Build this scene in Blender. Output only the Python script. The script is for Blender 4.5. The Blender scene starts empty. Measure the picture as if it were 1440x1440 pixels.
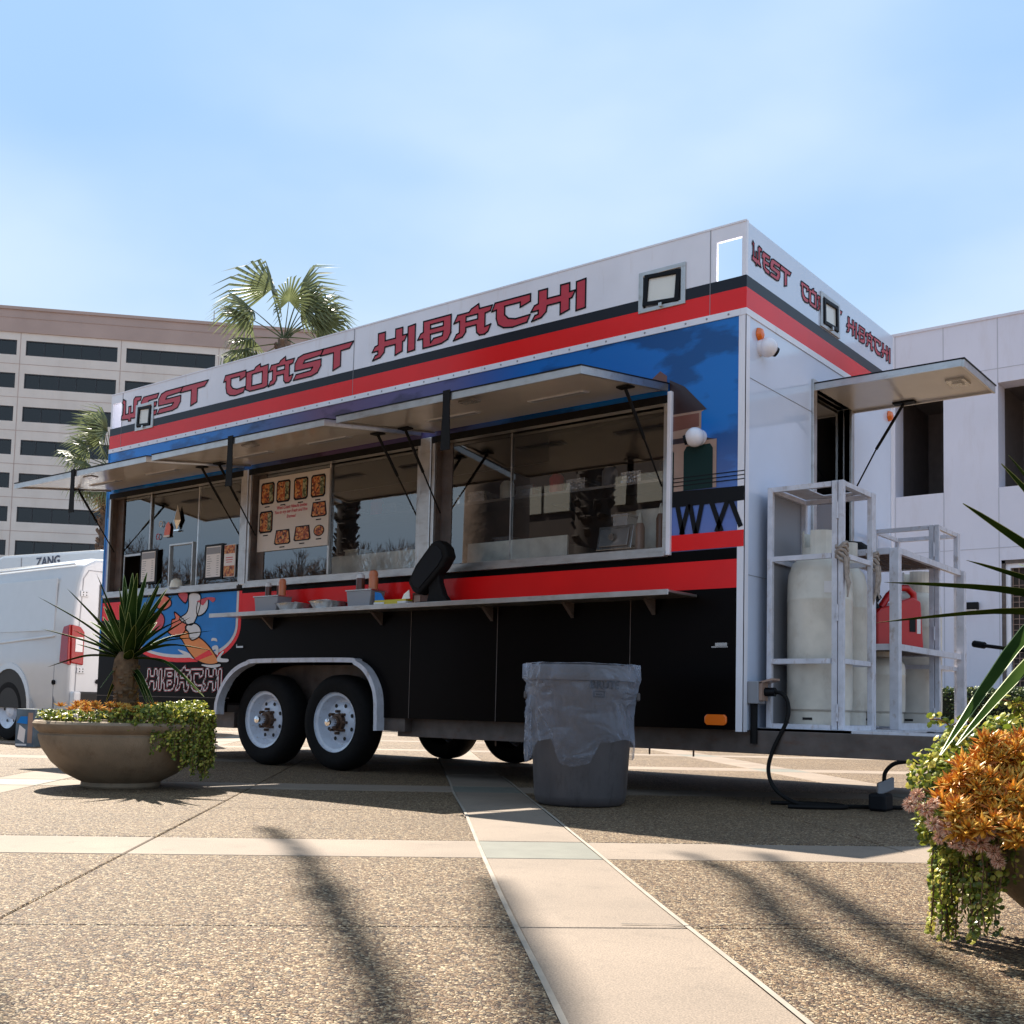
import bpy, bmesh, math, random
from mathutils import Vector, Matrix, noise
from mathutils.geometry import tessellate_polygon
random.seed(7)
R = math.radians
sc = bpy.context.scene
COL = sc.collection

# ------------------------------------------------------------------ camera
cam_d = bpy.data.cameras.new('camera'); cam = bpy.data.objects.new('camera', cam_d); COL.objects.link(cam)
CAM = Vector((3.00835, -6.05368, 0.55222))
FW = Vector((-0.61824818, 0.78266172, 0.07217914)).normalized()
RT = Vector((0.78554333, 0.61836241, 0.02344367)).normalized()
UP = RT.cross(FW)
m = Matrix((RT, UP, -FW)).transposed().to_4x4(); m.translation = CAM
cam.matrix_world = m
cam_d.sensor_width = 36; cam_d.lens = 1550.957/1440*36
cam_d.shift_y = (880.46-720)/1440
cam_d.clip_start = .05; cam_d.clip_end = 3000
sc.camera = cam

# ------------------------------------------------------------------ sun, sky, exposure
SUN = Vector((-.78, .34, 1.0)).normalized()          # towards the sun
EL = math.asin(SUN.z); AZ = math.atan2(SUN.x, SUN.y)
sd = bpy.data.lights.new('sun', 'SUN'); so = bpy.data.objects.new('sun', sd); COL.objects.link(so)
sd.energy = 5.0; sd.angle = R(.55); sd.color = (1, .92, .80)
so.rotation_euler = SUN.to_track_quat('Z', 'Y').to_euler()
w = bpy.data.worlds.new('World'); sc.world = w; w.use_nodes = True
nt = w.node_tree; N = nt.nodes; Lk = nt.links
N.clear()
wo = N.new('ShaderNodeOutputWorld'); bg = N.new('ShaderNodeBackground'); sky = N.new('ShaderNodeTexSky')
sky.sky_type = 'NISHITA'; sky.sun_disc = False; sky.sun_elevation = EL; sky.sun_rotation = AZ
sky.air_density = 1.0; sky.dust_density = 1.2; sky.ozone_density = 1.2
bg.inputs[1].default_value = .05
tc = N.new('ShaderNodeTexCoord'); mp = N.new('ShaderNodeMapping'); mp.inputs['Scale'].default_value = (1, 1, 2.2)
nz = N.new('ShaderNodeTexNoise'); nz.inputs['Scale'].default_value = 1.9; nz.inputs['Detail'].default_value = 5; nz.inputs['Roughness'].default_value = .42
cr = N.new('ShaderNodeValToRGB'); cr.color_ramp.elements[0].position = .40; cr.color_ramp.elements[1].position = .75
cr.color_ramp.elements[0].color = (.94, .94, .94, 1); cr.color_ramp.elements[1].color = (.96, .96, .96, 1)
mx = N.new('ShaderNodeMix'); mx.data_type = 'RGBA'
hz = N.new('ShaderNodeMix'); hz.data_type = 'RGBA'; hz.inputs[6].default_value = (2.8, 4.6, 7.2, 1); hz.inputs[7].default_value = (5.1, 6.3, 7.5, 1)
cf_ = N.new('ShaderNodeValToRGB'); cf_.color_ramp.elements[0].position = .30; cf_.color_ramp.elements[1].position = .72; cf_.color_ramp.interpolation = 'EASE'
Lk.new(nz.outputs[0], cf_.inputs[0]); Lk.new(cf_.outputs[0], hz.inputs[0]); Lk.new(hz.outputs[2], mx.inputs[7])
Lk.new(tc.outputs['Generated'], mp.inputs[0]); Lk.new(mp.outputs[0], nz.inputs[0]); Lk.new(nz.outputs[0], cr.inputs[0])
Lk.new(cr.outputs[0], mx.inputs[0]); Lk.new(sky.outputs[0], mx.inputs[6]); Lk.new(mx.outputs[2], bg.inputs[0]); Lk.new(bg.outputs[0], wo.inputs[0])
sc.view_settings.view_transform = 'Standard'; sc.view_settings.look = 'None'
sc.view_settings.exposure = 1.5; sc.view_settings.gamma = 1
sc.render.engine = 'CYCLES'
sc.cycles.max_bounces = 8; sc.cycles.transparent_max_bounces = 24

# ------------------------------------------------------------------ materials
def mat(name, col, rough=.5, metal=0., var=0., vs=6., bump=0., bs=60., coat=0., spec=.5, trans=0., island=0.):
    mt = bpy.data.materials.new(name); mt.use_nodes = True
    n = mt.node_tree.nodes; l = mt.node_tree.links; b = n['Principled BSDF']
    b.inputs['Roughness'].default_value = rough; b.inputs['Metallic'].default_value = metal
    b.inputs['Coat Weight'].default_value = coat; b.inputs['Coat Roughness'].default_value = .06
    b.inputs['Specular IOR Level'].default_value = spec
    c = (*col, 1); b.inputs['Base Color'].default_value = c
    g = n.new('ShaderNodeNewGeometry')
    if var or island:
        nz = n.new('ShaderNodeTexNoise'); nz.inputs['Scale'].default_value = vs; nz.inputs['Detail'].default_value = 5
        l.new(g.outputs['Position'], nz.inputs['Vector'])
        hv = n.new('ShaderNodeMapRange'); hv.inputs[1].default_value = .3; hv.inputs[2].default_value = .7
        hv.inputs[3].default_value = 1-var; hv.inputs[4].default_value = 1+var
        l.new(nz.outputs[0], hv.inputs[0]); val = hv.outputs[0]
        if island:
            iv = n.new('ShaderNodeMapRange'); iv.inputs[3].default_value = 1-island; iv.inputs[4].default_value = 1+island
            l.new(g.outputs['Random Per Island'], iv.inputs[0])
            mu = n.new('ShaderNodeMath'); mu.operation = 'MULTIPLY'; l.new(val, mu.inputs[0]); l.new(iv.outputs[0], mu.inputs[1]); val = mu.outputs[0]
        vm = n.new('ShaderNodeVectorMath'); vm.operation = 'SCALE'; vm.inputs[0].default_value = col
        l.new(val, vm.inputs['Scale']); l.new(vm.outputs[0], b.inputs['Base Color'])
    if bump:
        nb = n.new('ShaderNodeTexNoise'); nb.inputs['Scale'].default_value = bs; nb.inputs['Detail'].default_value = 4
        l.new(g.outputs['Position'], nb.inputs['Vector'])
        bp = n.new('ShaderNodeBump'); bp.inputs['Strength'].default_value = 1; bp.inputs['Distance'].default_value = bump
        l.new(nb.outputs[0], bp.inputs['Height']); l.new(bp.outputs[0], b.inputs['Normal'])
    if trans:
        tr = n.new('ShaderNodeBsdfTranslucent'); tr.inputs[0].default_value = (*[min(1, x*2.2) for x in col], 1)
        ms = n.new('ShaderNodeMixShader'); ms.inputs[0].default_value = trans
        l.new(b.outputs[0], ms.inputs[1]); l.new(tr.outputs[0], ms.inputs[2]); l.new(ms.outputs[0], n['Material Output'].inputs[0])
    return mt
def ramp_mat(name, kind, scale, stops, rough=.6, bump=0., spec=.4, trans=0., stretch=(1, 1, 1)):
    """colour from a voronoi cell / noise / island value through a ramp"""
    mt = bpy.data.materials.new(name); mt.use_nodes = True
    n = mt.node_tree.nodes; l = mt.node_tree.links; b = n['Principled BSDF']
    b.inputs['Roughness'].default_value = rough; b.inputs['Specular IOR Level'].default_value = spec
    g = n.new('ShaderNodeNewGeometry'); rp = n.new('ShaderNodeValToRGB')
    mpn = n.new('ShaderNodeMapping'); mpn.inputs['Scale'].default_value = stretch; l.new(g.outputs['Position'], mpn.inputs[0])
    while len(rp.color_ramp.elements) < len(stops): rp.color_ramp.elements.new(.5)
    for e, (p, c) in zip(rp.color_ramp.elements, stops): e.position = p; e.color = (*c, 1)
    if kind == 'island': src = g.outputs['Random Per Island']
    elif kind == 'noise':
        t = n.new('ShaderNodeTexNoise'); t.inputs['Scale'].default_value = scale; t.inputs['Detail'].default_value = 6
        l.new(mpn.outputs[0], t.inputs['Vector']); src = t.outputs[0]
    else:
        t = n.new('ShaderNodeTexVoronoi'); t.inputs['Scale'].default_value = scale; l.new(mpn.outputs[0], t.inputs['Vector'])
        sx = n.new('ShaderNodeSeparateXYZ'); l.new(t.outputs['Color'], sx.inputs[0]); src = sx.outputs[0]
    l.new(src, rp.inputs[0]); l.new(rp.outputs[0], b.inputs['Base Color'])
    if bump and kind != 'island':
        bp = n.new('ShaderNodeBump'); bp.inputs['Distance'].default_value = bump
        l.new(t.outputs['Distance'] if kind == 'voronoi' else t.outputs[0], bp.inputs['Height']); bp.invert = kind == 'voronoi'
        l.new(bp.outputs[0], b.inputs['Normal'])
    if trans:
        tr = n.new('ShaderNodeBsdfTranslucent'); l.new(rp.outputs[0], tr.inputs[0])
        ms = n.new('ShaderNodeMixShader'); ms.inputs[0].default_value = trans
        l.new(b.outputs[0], ms.inputs[1]); l.new(tr.outputs[0], ms.inputs[2]); l.new(ms.outputs[0], n['Material Output'].inputs[0])
    return mt
def aggregate(name):
    mt = bpy.data.materials.new(name); mt.use_nodes = True
    n = mt.node_tree.nodes; l = mt.node_tree.links; b = n['Principled BSDF']; b.inputs['Roughness'].default_value = .62
    b.inputs['Specular IOR Level'].default_value = .35
    g = n.new('ShaderNodeNewGeometry')
    wn = n.new('ShaderNodeTexNoise'); wn.inputs['Scale'].default_value = 40; l.new(g.outputs['Position'], wn.inputs['Vector'])
    wa = n.new('ShaderNodeVectorMath'); wa.operation = 'MULTIPLY_ADD'; wa.inputs[1].default_value = (.012,)*3
    l.new(wn.outputs['Color'], wa.inputs[0]); l.new(g.outputs['Position'], wa.inputs[2])
    v = n.new('ShaderNodeTexVoronoi'); v.inputs['Scale'].default_value = 142; v.inputs['Randomness'].default_value = 1
    ve = n.new('ShaderNodeTexVoronoi'); ve.feature = 'DISTANCE_TO_EDGE'; ve.inputs['Scale'].default_value = 142
    l.new(wa.outputs[0], v.inputs['Vector']); l.new(wa.outputs[0], ve.inputs['Vector'])
    sx = n.new('ShaderNodeSeparateXYZ'); l.new(v.outputs['Color'], sx.inputs[0])
    rp = n.new('ShaderNodeValToRGB'); st = [(0, (.014, .007, .003)), (.22, (.085, .038, .015)), (.45, (.205, .118, .054)), (.7, (.295, .196, .104)), (.9, (.50, .385, .24)), (1, (.065, .042, .027))]
    while len(rp.color_ramp.elements) < len(st): rp.color_ramp.elements.new(.5)
    for e, (p, c) in zip(rp.color_ramp.elements, st): e.position = p; e.color = (*c, 1)
    l.new(sx.outputs[0], rp.inputs[0])
    er = n.new('ShaderNodeMapRange'); er.inputs[1].default_value = .0; er.inputs[2].default_value = .13; er.inputs[3].default_value = .25; er.inputs[4].default_value = 1
    l.new(ve.outputs['Distance'], er.inputs[0])
    big = n.new('ShaderNodeTexNoise'); big.inputs['Scale'].default_value = 1.1; big.inputs['Detail'].default_value = 5; l.new(g.outputs['Position'], big.inputs['Vector'])
    br = n.new('ShaderNodeMapRange'); br.inputs[1].default_value = .3; br.inputs[2].default_value = .7; br.inputs[3].default_value = .84; br.inputs[4].default_value = 1.1; l.new(big.outputs[0], br.inputs[0])
    mm = n.new('ShaderNodeMath'); mm.operation = 'MULTIPLY'; l.new(er.outputs[0], mm.inputs[0]); l.new(br.outputs[0], mm.inputs[1])
    sc_ = n.new('ShaderNodeVectorMath'); sc_.operation = 'SCALE'; l.new(rp.outputs[0], sc_.inputs[0]); l.new(mm.outputs[0], sc_.inputs['Scale'])
    l.new(sc_.outputs[0], b.inputs['Base Color'])
    hr = n.new('ShaderNodeMapRange'); hr.inputs[1].default_value = 0; hr.inputs[2].default_value = .3; l.new(ve.outputs['Distance'], hr.inputs[0])
    ad = n.new('ShaderNodeMath'); ad.operation = 'MULTIPLY_ADD'; ad.inputs[1].default_value = .6; l.new(sx.outputs[1], ad.inputs[0]); l.new(hr.outputs[0], ad.inputs[2])
    bp = n.new('ShaderNodeBump'); bp.inputs['Distance'].default_value = .0035; bp.inputs['Strength'].default_value = .9
    l.new(ad.outputs[0], bp.inputs['Height']); l.new(bp.outputs[0], b.inputs['Normal'])
    return mt
def concrete(name, col):
    mt = mat(name, col, .8, var=.13, vs=2.2, bump=.0012, bs=260, island=.06)
    n = mt.node_tree.nodes; l = mt.node_tree.links; b = n['Principled BSDF']; src = b.inputs['Base Color'].links[0].from_socket
    g = n.new('ShaderNodeNewGeometry')
    f = n.new('ShaderNodeTexNoise'); f.inputs['Scale'].default_value = 230; f.inputs['Detail'].default_value = 2; l.new(g.outputs['Position'], f.inputs['Vector'])
    fr = n.new('ShaderNodeMapRange'); fr.inputs[1].default_value = .35; fr.inputs[2].default_value = .65; fr.inputs[3].default_value = .74; fr.inputs[4].default_value = 1.2; l.new(f.outputs[0], fr.inputs[0])
    v = n.new('ShaderNodeTexVoronoi'); v.inputs['Scale'].default_value = 3.2; l.new(g.outputs['Position'], v.inputs['Vector'])
    vr = n.new('ShaderNodeMapRange'); vr.inputs[1].default_value = .018; vr.inputs[2].default_value = .035; vr.inputs[3].default_value = .35; vr.inputs[4].default_value = 1; l.new(v.outputs['Distance'], vr.inputs[0])
    st = n.new('ShaderNodeTexNoise'); st.inputs['Scale'].default_value = 7; st.inputs['Detail'].default_value = 8; st.inputs['Roughness'].default_value = .7; l.new(g.outputs['Position'], st.inputs['Vector'])
    sr = n.new('ShaderNodeMapRange'); sr.inputs[1].default_value = .55; sr.inputs[2].default_value = .75; sr.inputs[3].default_value = 1; sr.inputs[4].default_value = .74; l.new(st.outputs[0], sr.inputs[0])
    m1 = n.new('ShaderNodeMath'); m1.operation = 'MULTIPLY'; l.new(fr.outputs[0], m1.inputs[0]); l.new(vr.outputs[0], m1.inputs[1])
    m2 = n.new('ShaderNodeMath'); m2.operation = 'MULTIPLY'; l.new(m1.outputs[0], m2.inputs[0]); l.new(sr.outputs[0], m2.inputs[1])
    sc_ = n.new('ShaderNodeVectorMath'); sc_.operation = 'SCALE'; l.new(src, sc_.inputs[0]); l.new(m2.outputs[0], sc_.inputs['Scale']); l.new(sc_.outputs[0], b.inputs['Base Color'])
    return mt
def grime(mt, scale=(9, 9, 1.2), amt=.72, lo=.52, hi=.72, tint=(.62, .5, .4)):
    """weathering streaks: multiplies the base colour where a stretched noise is high"""
    n = mt.node_tree.nodes; l = mt.node_tree.links; b = n['Principled BSDF']; inp = b.inputs['Base Color']
    g = n.new('ShaderNodeNewGeometry'); mp_ = n.new('ShaderNodeMapping'); mp_.inputs['Scale'].default_value = scale; l.new(g.outputs['Position'], mp_.inputs[0])
    f = n.new('ShaderNodeTexNoise'); f.inputs['Scale'].default_value = 1.6; f.inputs['Detail'].default_value = 9; f.inputs['Roughness'].default_value = .72; l.new(mp_.outputs[0], f.inputs['Vector'])
    fr = n.new('ShaderNodeMapRange'); fr.inputs[1].default_value = lo; fr.inputs[2].default_value = hi; fr.inputs[4].default_value = amt; l.new(f.outputs[0], fr.inputs[0])
    mx_ = n.new('ShaderNodeMix'); mx_.data_type = 'RGBA'; mx_.blend_type = 'MULTIPLY'; mx_.inputs[7].default_value = (*tint, 1)
    l.new(fr.outputs[0], mx_.inputs[0])
    if inp.links: l.new(inp.links[0].from_socket, mx_.inputs[6])
    else: mx_.inputs[6].default_value = inp.default_value
    l.new(mx_.outputs[2], inp)
def glass_mat(name, base=.16, tint=(.75, .8, .85)):
    mt = bpy.data.materials.new(name); mt.use_nodes = True
    n = mt.node_tree.nodes; l = mt.node_tree.links
    fr = n.new('ShaderNodeFresnel'); fr.inputs[0].default_value = 1.55
    ad = n.new('ShaderNodeMath'); ad.operation = 'ADD'; ad.use_clamp = True; ad.inputs[1].default_value = base; l.new(fr.outputs[0], ad.inputs[0])
    tr = n.new('ShaderNodeBsdfTransparent'); tr.inputs[0].default_value = (*tint, 1)
    gl = n.new('ShaderNodeBsdfGlossy'); gl.inputs['Roughness'].default_value = .01
    ms = n.new('ShaderNodeMixShader'); l.new(ad.outputs[0], ms.inputs[0]); l.new(tr.outputs[0], ms.inputs[1]); l.new(gl.outputs[0], ms.inputs[2])
    l.new(ms.outputs[0], n['Material Output'].inputs[0]); return mt
def wrap_mat(name):
    """printed dusk sky on the trailer side: blue ends, violet middle, dark cloud shapes"""
    mt = bpy.data.materials.new(name); mt.use_nodes = True
    n = mt.node_tree.nodes; l = mt.node_tree.links; b = n['Principled BSDF']
    b.inputs['Roughness'].default_value = .2; b.inputs['Specular IOR Level'].default_value = .35; b.inputs['Coat Weight'].default_value = 0; b.inputs['Coat Roughness'].default_value = .05
    g = n.new('ShaderNodeNewGeometry'); s = n.new('ShaderNodeSeparateXYZ'); l.new(g.outputs['Position'], s.inputs[0])
    mr = n.new('ShaderNodeMapRange'); mr.inputs[1].default_value = -7; mr.inputs[2].default_value = 0; l.new(s.outputs[0], mr.inputs[0])
    nz = n.new('ShaderNodeTexNoise'); nz.inputs['Scale'].default_value = 1.6; nz.inputs['Detail'].default_value = 7
    mpn = n.new('ShaderNodeMapping'); mpn.inputs['Scale'].default_value = (1, 1, 2.4); l.new(g.outputs['Position'], mpn.inputs[0]); l.new(mpn.outputs[0], nz.inputs['Vector'])
    rp = n.new('ShaderNodeValToRGB'); st = [(0, (.0, .22, .72)), (.22, (.004, .20, .62)), (.33, (.04, .11, .30)), (.45, (.14, .07, .15)), (.66, (.08, .08, .22)), (.76, (.004, .125, .43)), (1, (.005, .155, .52))]
    while len(rp.color_ramp.elements) < len(st): rp.color_ramp.elements.new(.5)
    for e, (p, c) in zip(rp.color_ramp.elements, st): e.position = p; e.color = (*c, 1)
    l.new(mr.outputs[0], rp.inputs[0])
    cr = n.new('ShaderNodeValToRGB'); cr.color_ramp.elements[0].position = .50; cr.color_ramp.elements[1].position = .56
    cr.color_ramp.elements[0].color = (1, 1, 1, 1); cr.color_ramp.elements[1].color = (.5, .48, .5, 1); l.new(nz.outputs[0], cr.inputs[0])
    mx = n.new('ShaderNodeMix'); mx.data_type = 'RGBA'; mx.blend_type = 'MULTIPLY'; mx.inputs[0].default_value = 1
    l.new(rp.outputs[0], mx.inputs[6]); l.new(cr.outputs[0], mx.inputs[7]); 
    zr = n.new('ShaderNodeMapRange'); zr.inputs[1].default_value = 1.6; zr.inputs[2].default_value = 2.35; zr.inputs[3].default_value = .85; zr.inputs[4].default_value = 0
    l.new(s.outputs[2], zr.inputs[0])
    m2 = n.new('ShaderNodeMix'); m2.data_type = 'RGBA'; m2.inputs[7].default_value = (.17, .2, .46, 1)
    l.new(zr.outputs[0], m2.inputs[0]); l.new(mx.outputs[2], m2.inputs[6]); l.new(m2.outputs[2], b.inputs['Base Color'])
    return mt

M = dict(
 agg=aggregate('exposed aggregate'),
 conc=concrete('pale concrete', (.190, .145, .108)),
 paver=mat('grey green paver', (.12, .12, .098), .7, var=.12, vs=8, bump=.001, bs=200),
 bed=mat('joint mortar', (.20, .16, .13), .9, var=.3, vs=30), caulk=mat('pale joint sealant', (.24, .205, .165), .7, var=.2, vs=9),
 far=ramp_mat('far plaza', 'noise', 5, [(.3, (.15, .10, .065)), (.7, (.215, .155, .105))], .8),
 white=mat('white painted aluminium', (.80, .77, .82), .22, var=.05, vs=3, coat=.4),
 endsky=mat('glossy end panel with sky tint', (.62, .68, .82), .08, var=.04, vs=2, coat=.8),  # white panel, its sky reflection put into the base colour as blue
 black=mat('black vinyl', (.003, .002, .002), .3, var=.3, vs=2, coat=0, spec=.07),
 stripe=mat('charcoal stripe vinyl', (.008, .008, .014), .3, spec=.3),
 red=mat('red vinyl', (.80, .010, .010), .22, var=.05, vs=3, spec=.35),
 lred=mat('letter red', (.52, .03, .05), .35, var=.05, vs=20), ink=mat('black ink', (.004, .004, .006), .5, spec=.2),
 wrap=wrap_mat('printed sky wrap'), pblue=mat('print blue', (.002, .17, .52), .3, var=.1, vs=5, spec=.3),
 pwhite=mat('print white', (.62, .6, .6), .3), porange=mat('print orange', (.75, .22, .03), .3), pcoral=mat('print coral', (.72, .13, .05), .3),
 ptower=mat('print brick brown', (.16, .06, .045), .3, var=.1), dkwall=mat('dark brown wall', (.035, .022, .018), .8), dkwin=mat('curtained window', (.28, .27, .23), .6), dbark=mat('dark shaggy bark', (.03, .02, .015), .9), ptan=mat('print tan', (.33, .21, .16), .3, var=.1, vs=9), proof=mat('print roof', (.03, .015, .018), .3), pgreen=mat('print dark green', (.004, .022, .02), .35, spec=.2),
 alu=mat('brushed aluminium', (.50, .47, .45), .3, .85, var=.1, vs=12), steel=mat('stainless steel', (.5, .48, .46), .25, .9, var=.15, vs=9),
 chrome=mat('chrome', (.8, .8, .8), .08, 1), under=mat('awning underside', (.56, .50, .45), .25, var=.05, vs=3, coat=.25),
 rubber=mat('black rubber', (.006, .005, .005), .7, spec=.2, var=.2, vs=20), tyre=mat('tyre rubber', (.006, .005, .005), .8, spec=.2, var=.25, vs=25, bump=.001, bs=80),
 rimw=mat('white wheel paint', (.62, .66, .75), .3, var=.08, vs=15, coat=.3), dark=mat('dark void', (.006, .005, .005), .6),
 frame=mat('dusty brown chassis paint', (.10, .075, .065), .5, var=.3, vs=9), rust=mat('rusty hub steel', (.10, .055, .035), .55, .5, var=.4, vs=60),
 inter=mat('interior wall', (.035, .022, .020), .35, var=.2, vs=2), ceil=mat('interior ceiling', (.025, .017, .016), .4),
 cream=mat('stained cream panel', (.82, .80, .70), .3, var=.25, vs=7), tankw=mat('weathered cream tank paint', (.62, .57, .49), .4, var=.16, vs=6, coat=.15),
 cage=mat('white painted steel', (.58, .57, .62), .35, var=.12, vs=14), plank=mat('shelf board', (.09, .055, .04), .7, var=.3, vs=12),
 glass=glass_mat('window glass', .14, (.97, .98, .99)), bglass=glass_mat('building glass', .01, (.22, .21, .21)),
 paper=mat('paper', (.72, .68, .66), .5), board=mat('menu board', (.60, .52, .46), .4, var=.03),
 grayc=mat('grey polymer bin', (.075, .066, .068), .45, var=.12, vs=6, bump=.0008, bs=150), cloth=mat('knotted rag', (.33, .27, .23), .9, var=.3, vs=40),
 redpl=mat('red plastic', (.50, .008, .008), .3, var=.08, vs=9), orange=mat('amber lens', (.85, .16, .01), .25, coat=.6),
 pot=mat('cast concrete bowl', (.23, .165, .105), .75, var=.16, vs=9, bump=.0022, bs=130), soil=mat('soil', (.05, .035, .02), .9, bump=.004, bs=60),
 vanw=mat('white van paint', (.54, .55, .565), .2, var=.02, coat=.8), tail=mat('red tail light', (.30, .003, .003), .15, coat=.15), clear=mat('clear lamp lens', (.7, .68, .68), .15, coat=.8),
 card=mat('cardboard', (.35, .2, .1), .8, var=.1), boxb=mat('printed box', (.08, .12, .16), .4, var=.3, vs=9),
 bldl=mat('beige precast', (.68, .61, .55), .85, var=.06, vs=.4), bldt=mat('brown parapet', (.42, .31, .27), .85, var=.08, vs=.3),
 bldr=mat('smooth pale stucco', (.66, .64, .72), .8, var=.04, vs=.8, bump=.001, bs=60), blind=mat('blind', (.32, .28, .25), .8, var=.1, vs=1),
 wframe=mat('dark window frame', (.02, .018, .02), .4), mesh=mat('security mesh', (.03, .02, .015), .7),
 leafy=ramp_mat('yucca leaf', 'noise', 9, [(.3, (.009, .022, .006)), (.7, (.032, .055, .012))], .9, trans=.04, spec=0),
 yedge=mat('pale leaf edge', (.26, .30, .10), .5), ytrunk=mat('fibrous trunk', (.12, .07, .035), .9, var=.35, vs=30, bump=.004, bs=50),
 jade=ramp_mat('trailing jade leaf', 'island', 1, [(0, (.04, .06, .01)), (.4, (.14, .19, .02)), (.75, (.38, .38, .06)), (1, (.62, .52, .12))], .35, trans=.3),
 fire=ramp_mat('orange succulent leaf', 'island', 1, [(0, (.42, .12, .012)), (.3, (.66, .26, .02)), (.65, (.76, .40, .045)), (1, (.74, .54, .15))], .4, trans=.25),
 pink=ramp_mat('pinkish flower head', 'island', 1, [(0, (.34, .11, .05)), (.4, (.74, .42, .28)), (1, (.92, .76, .60))], .6, trans=.2),
 stem=mat('succulent stem', (.14, .07, .03), .7), frond=ramp_mat('palm frond', 'noise', 3, [(.3, (.07, .09, .04)), (.7, (.20, .23, .11))], .35, trans=.4),
 deadf=mat('dry frond', (.30, .22, .13), .8, var=.2, trans=.2), bark=mat('bark', (.14, .095, .07), .9, var=.35, vs=5, bump=.01, bs=14),
 hedge=ramp_mat('hedge leaf', 'island', 1, [(0, (.02, .035, .01)), (.7, (.05, .08, .02)), (1, (.22, .24, .08))], .5, trans=.2),
 food=ramp_mat('printed food', 'voronoi', 60, [(0, (.03, .012, .01)), (.3, (.30, .05, .015)), (.65, (.55, .16, .03)), (1, (.6, .35, .12))], .4),
 veg=ramp_mat('printed greens', 'voronoi', 50, [(0, (.02, .02, .01)), (.5, (.10, .12, .04)), (1, (.4, .36, .2))], .4),
 foil=mat('foil tray', (.75, .75, .75), .25, .9, bump=.003, bs=60), sauce=mat('orange sauce bottle', (.55, .17, .07), .3), brown=mat('brown sauce', (.10, .03, .015), .3),
 yell=mat('yellow carton', (.6, .45, .03), .4), tagm=mat('grey tag', (.25, .25, .27), .5), ledp=mat('frosted lamp panel', (.78, .76, .70), .2),
)
for k_, a_ in (('white', dict(scale=(7, 7, 1.0), amt=.5, lo=.56, hi=.8)), ('cage', dict(scale=(14, 14, 6), amt=.9, lo=.55, hi=.7)), ('tankw', dict(scale=(5, 5, 3), amt=.5, lo=.54, hi=.74)),
              ('rimw', dict(scale=(16, 16, 16), amt=.8, lo=.55, hi=.7)), ('pot', dict(scale=(5, 5, 3), amt=.8)), ('bldl', dict(scale=(.5, .5, .06), amt=.15)), ('bldr', dict(scale=(1.4, 1.4, .3), amt=.22)),
              ('grayc', dict(scale=(9, 9, 3), amt=.8, tint=(.5, .45, .45))), ('alu', dict(scale=(4, 14, 14), amt=.6)), ('frame', dict(scale=(6, 6, 14), amt=.8, tint=(1.0, .55, .35)))):
    grime(M[k_], **a_)
# translucent liner
def liner():
    mt = bpy.data.materials.new('clear bin liner'); mt.use_nodes = True
    n = mt.node_tree.nodes; l = mt.node_tree.links; b = n['Principled BSDF']
    b.inputs['Base Color'].default_value = (.62, .66, .80, 1); b.inputs['Roughness'].default_value = .1; b.inputs['Specular IOR Level'].default_value = 1.0
    g = n.new('ShaderNodeNewGeometry'); nz = n.new('ShaderNodeTexNoise'); nz.inputs['Scale'].default_value = 5; nz.inputs['Detail'].default_value = 2; nz.inputs['Distortion'].default_value = 1.0
    mpn = n.new('ShaderNodeMapping'); mpn.inputs['Scale'].default_value = (1, 1, 1.6); l.new(g.outputs['Position'], mpn.inputs[0]); l.new(mpn.outputs[0], nz.inputs['Vector'])
    bp = n.new('ShaderNodeBump'); bp.inputs['Distance'].default_value = .05; l.new(nz.outputs[0], bp.inputs['Height']); l.new(bp.outputs[0], b.inputs['Normal'])
    tr = n.new('ShaderNodeBsdfTransparent'); tl = n.new('ShaderNodeBsdfTranslucent'); tl.inputs[0].default_value = (.6, .62, .7, 1)
    a = n.new('ShaderNodeMixShader'); a.inputs[0].default_value = .4; l.new(b.outputs[0], a.inputs[1]); l.new(tl.outputs[0], a.inputs[2])
    lw = n.new('ShaderNodeLayerWeight'); lw.inputs[0].default_value = .35; l.new(bp.outputs[0], lw.inputs['Normal'])
    mr = n.new('ShaderNodeMapRange'); mr.inputs[3].default_value = .12; mr.inputs[4].default_value = .72; l.new(lw.outputs['Facing'], mr.inputs[0])
    s = n.new('ShaderNodeMixShader'); l.new(mr.outputs[0], s.inputs[0]); l.new(tr.outputs[0], s.inputs[1]); l.new(a.outputs[0], s.inputs[2])
    l.new(s.outputs[0], n['Material Output'].inputs[0]); return mt
M['liner'] = liner(); M['loggia'] = mat('shaded taupe wall', (.17, .145, .14), .8, var=.1); M['navy'] = mat('navy print', (.01, .014, .05), .4)

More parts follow.
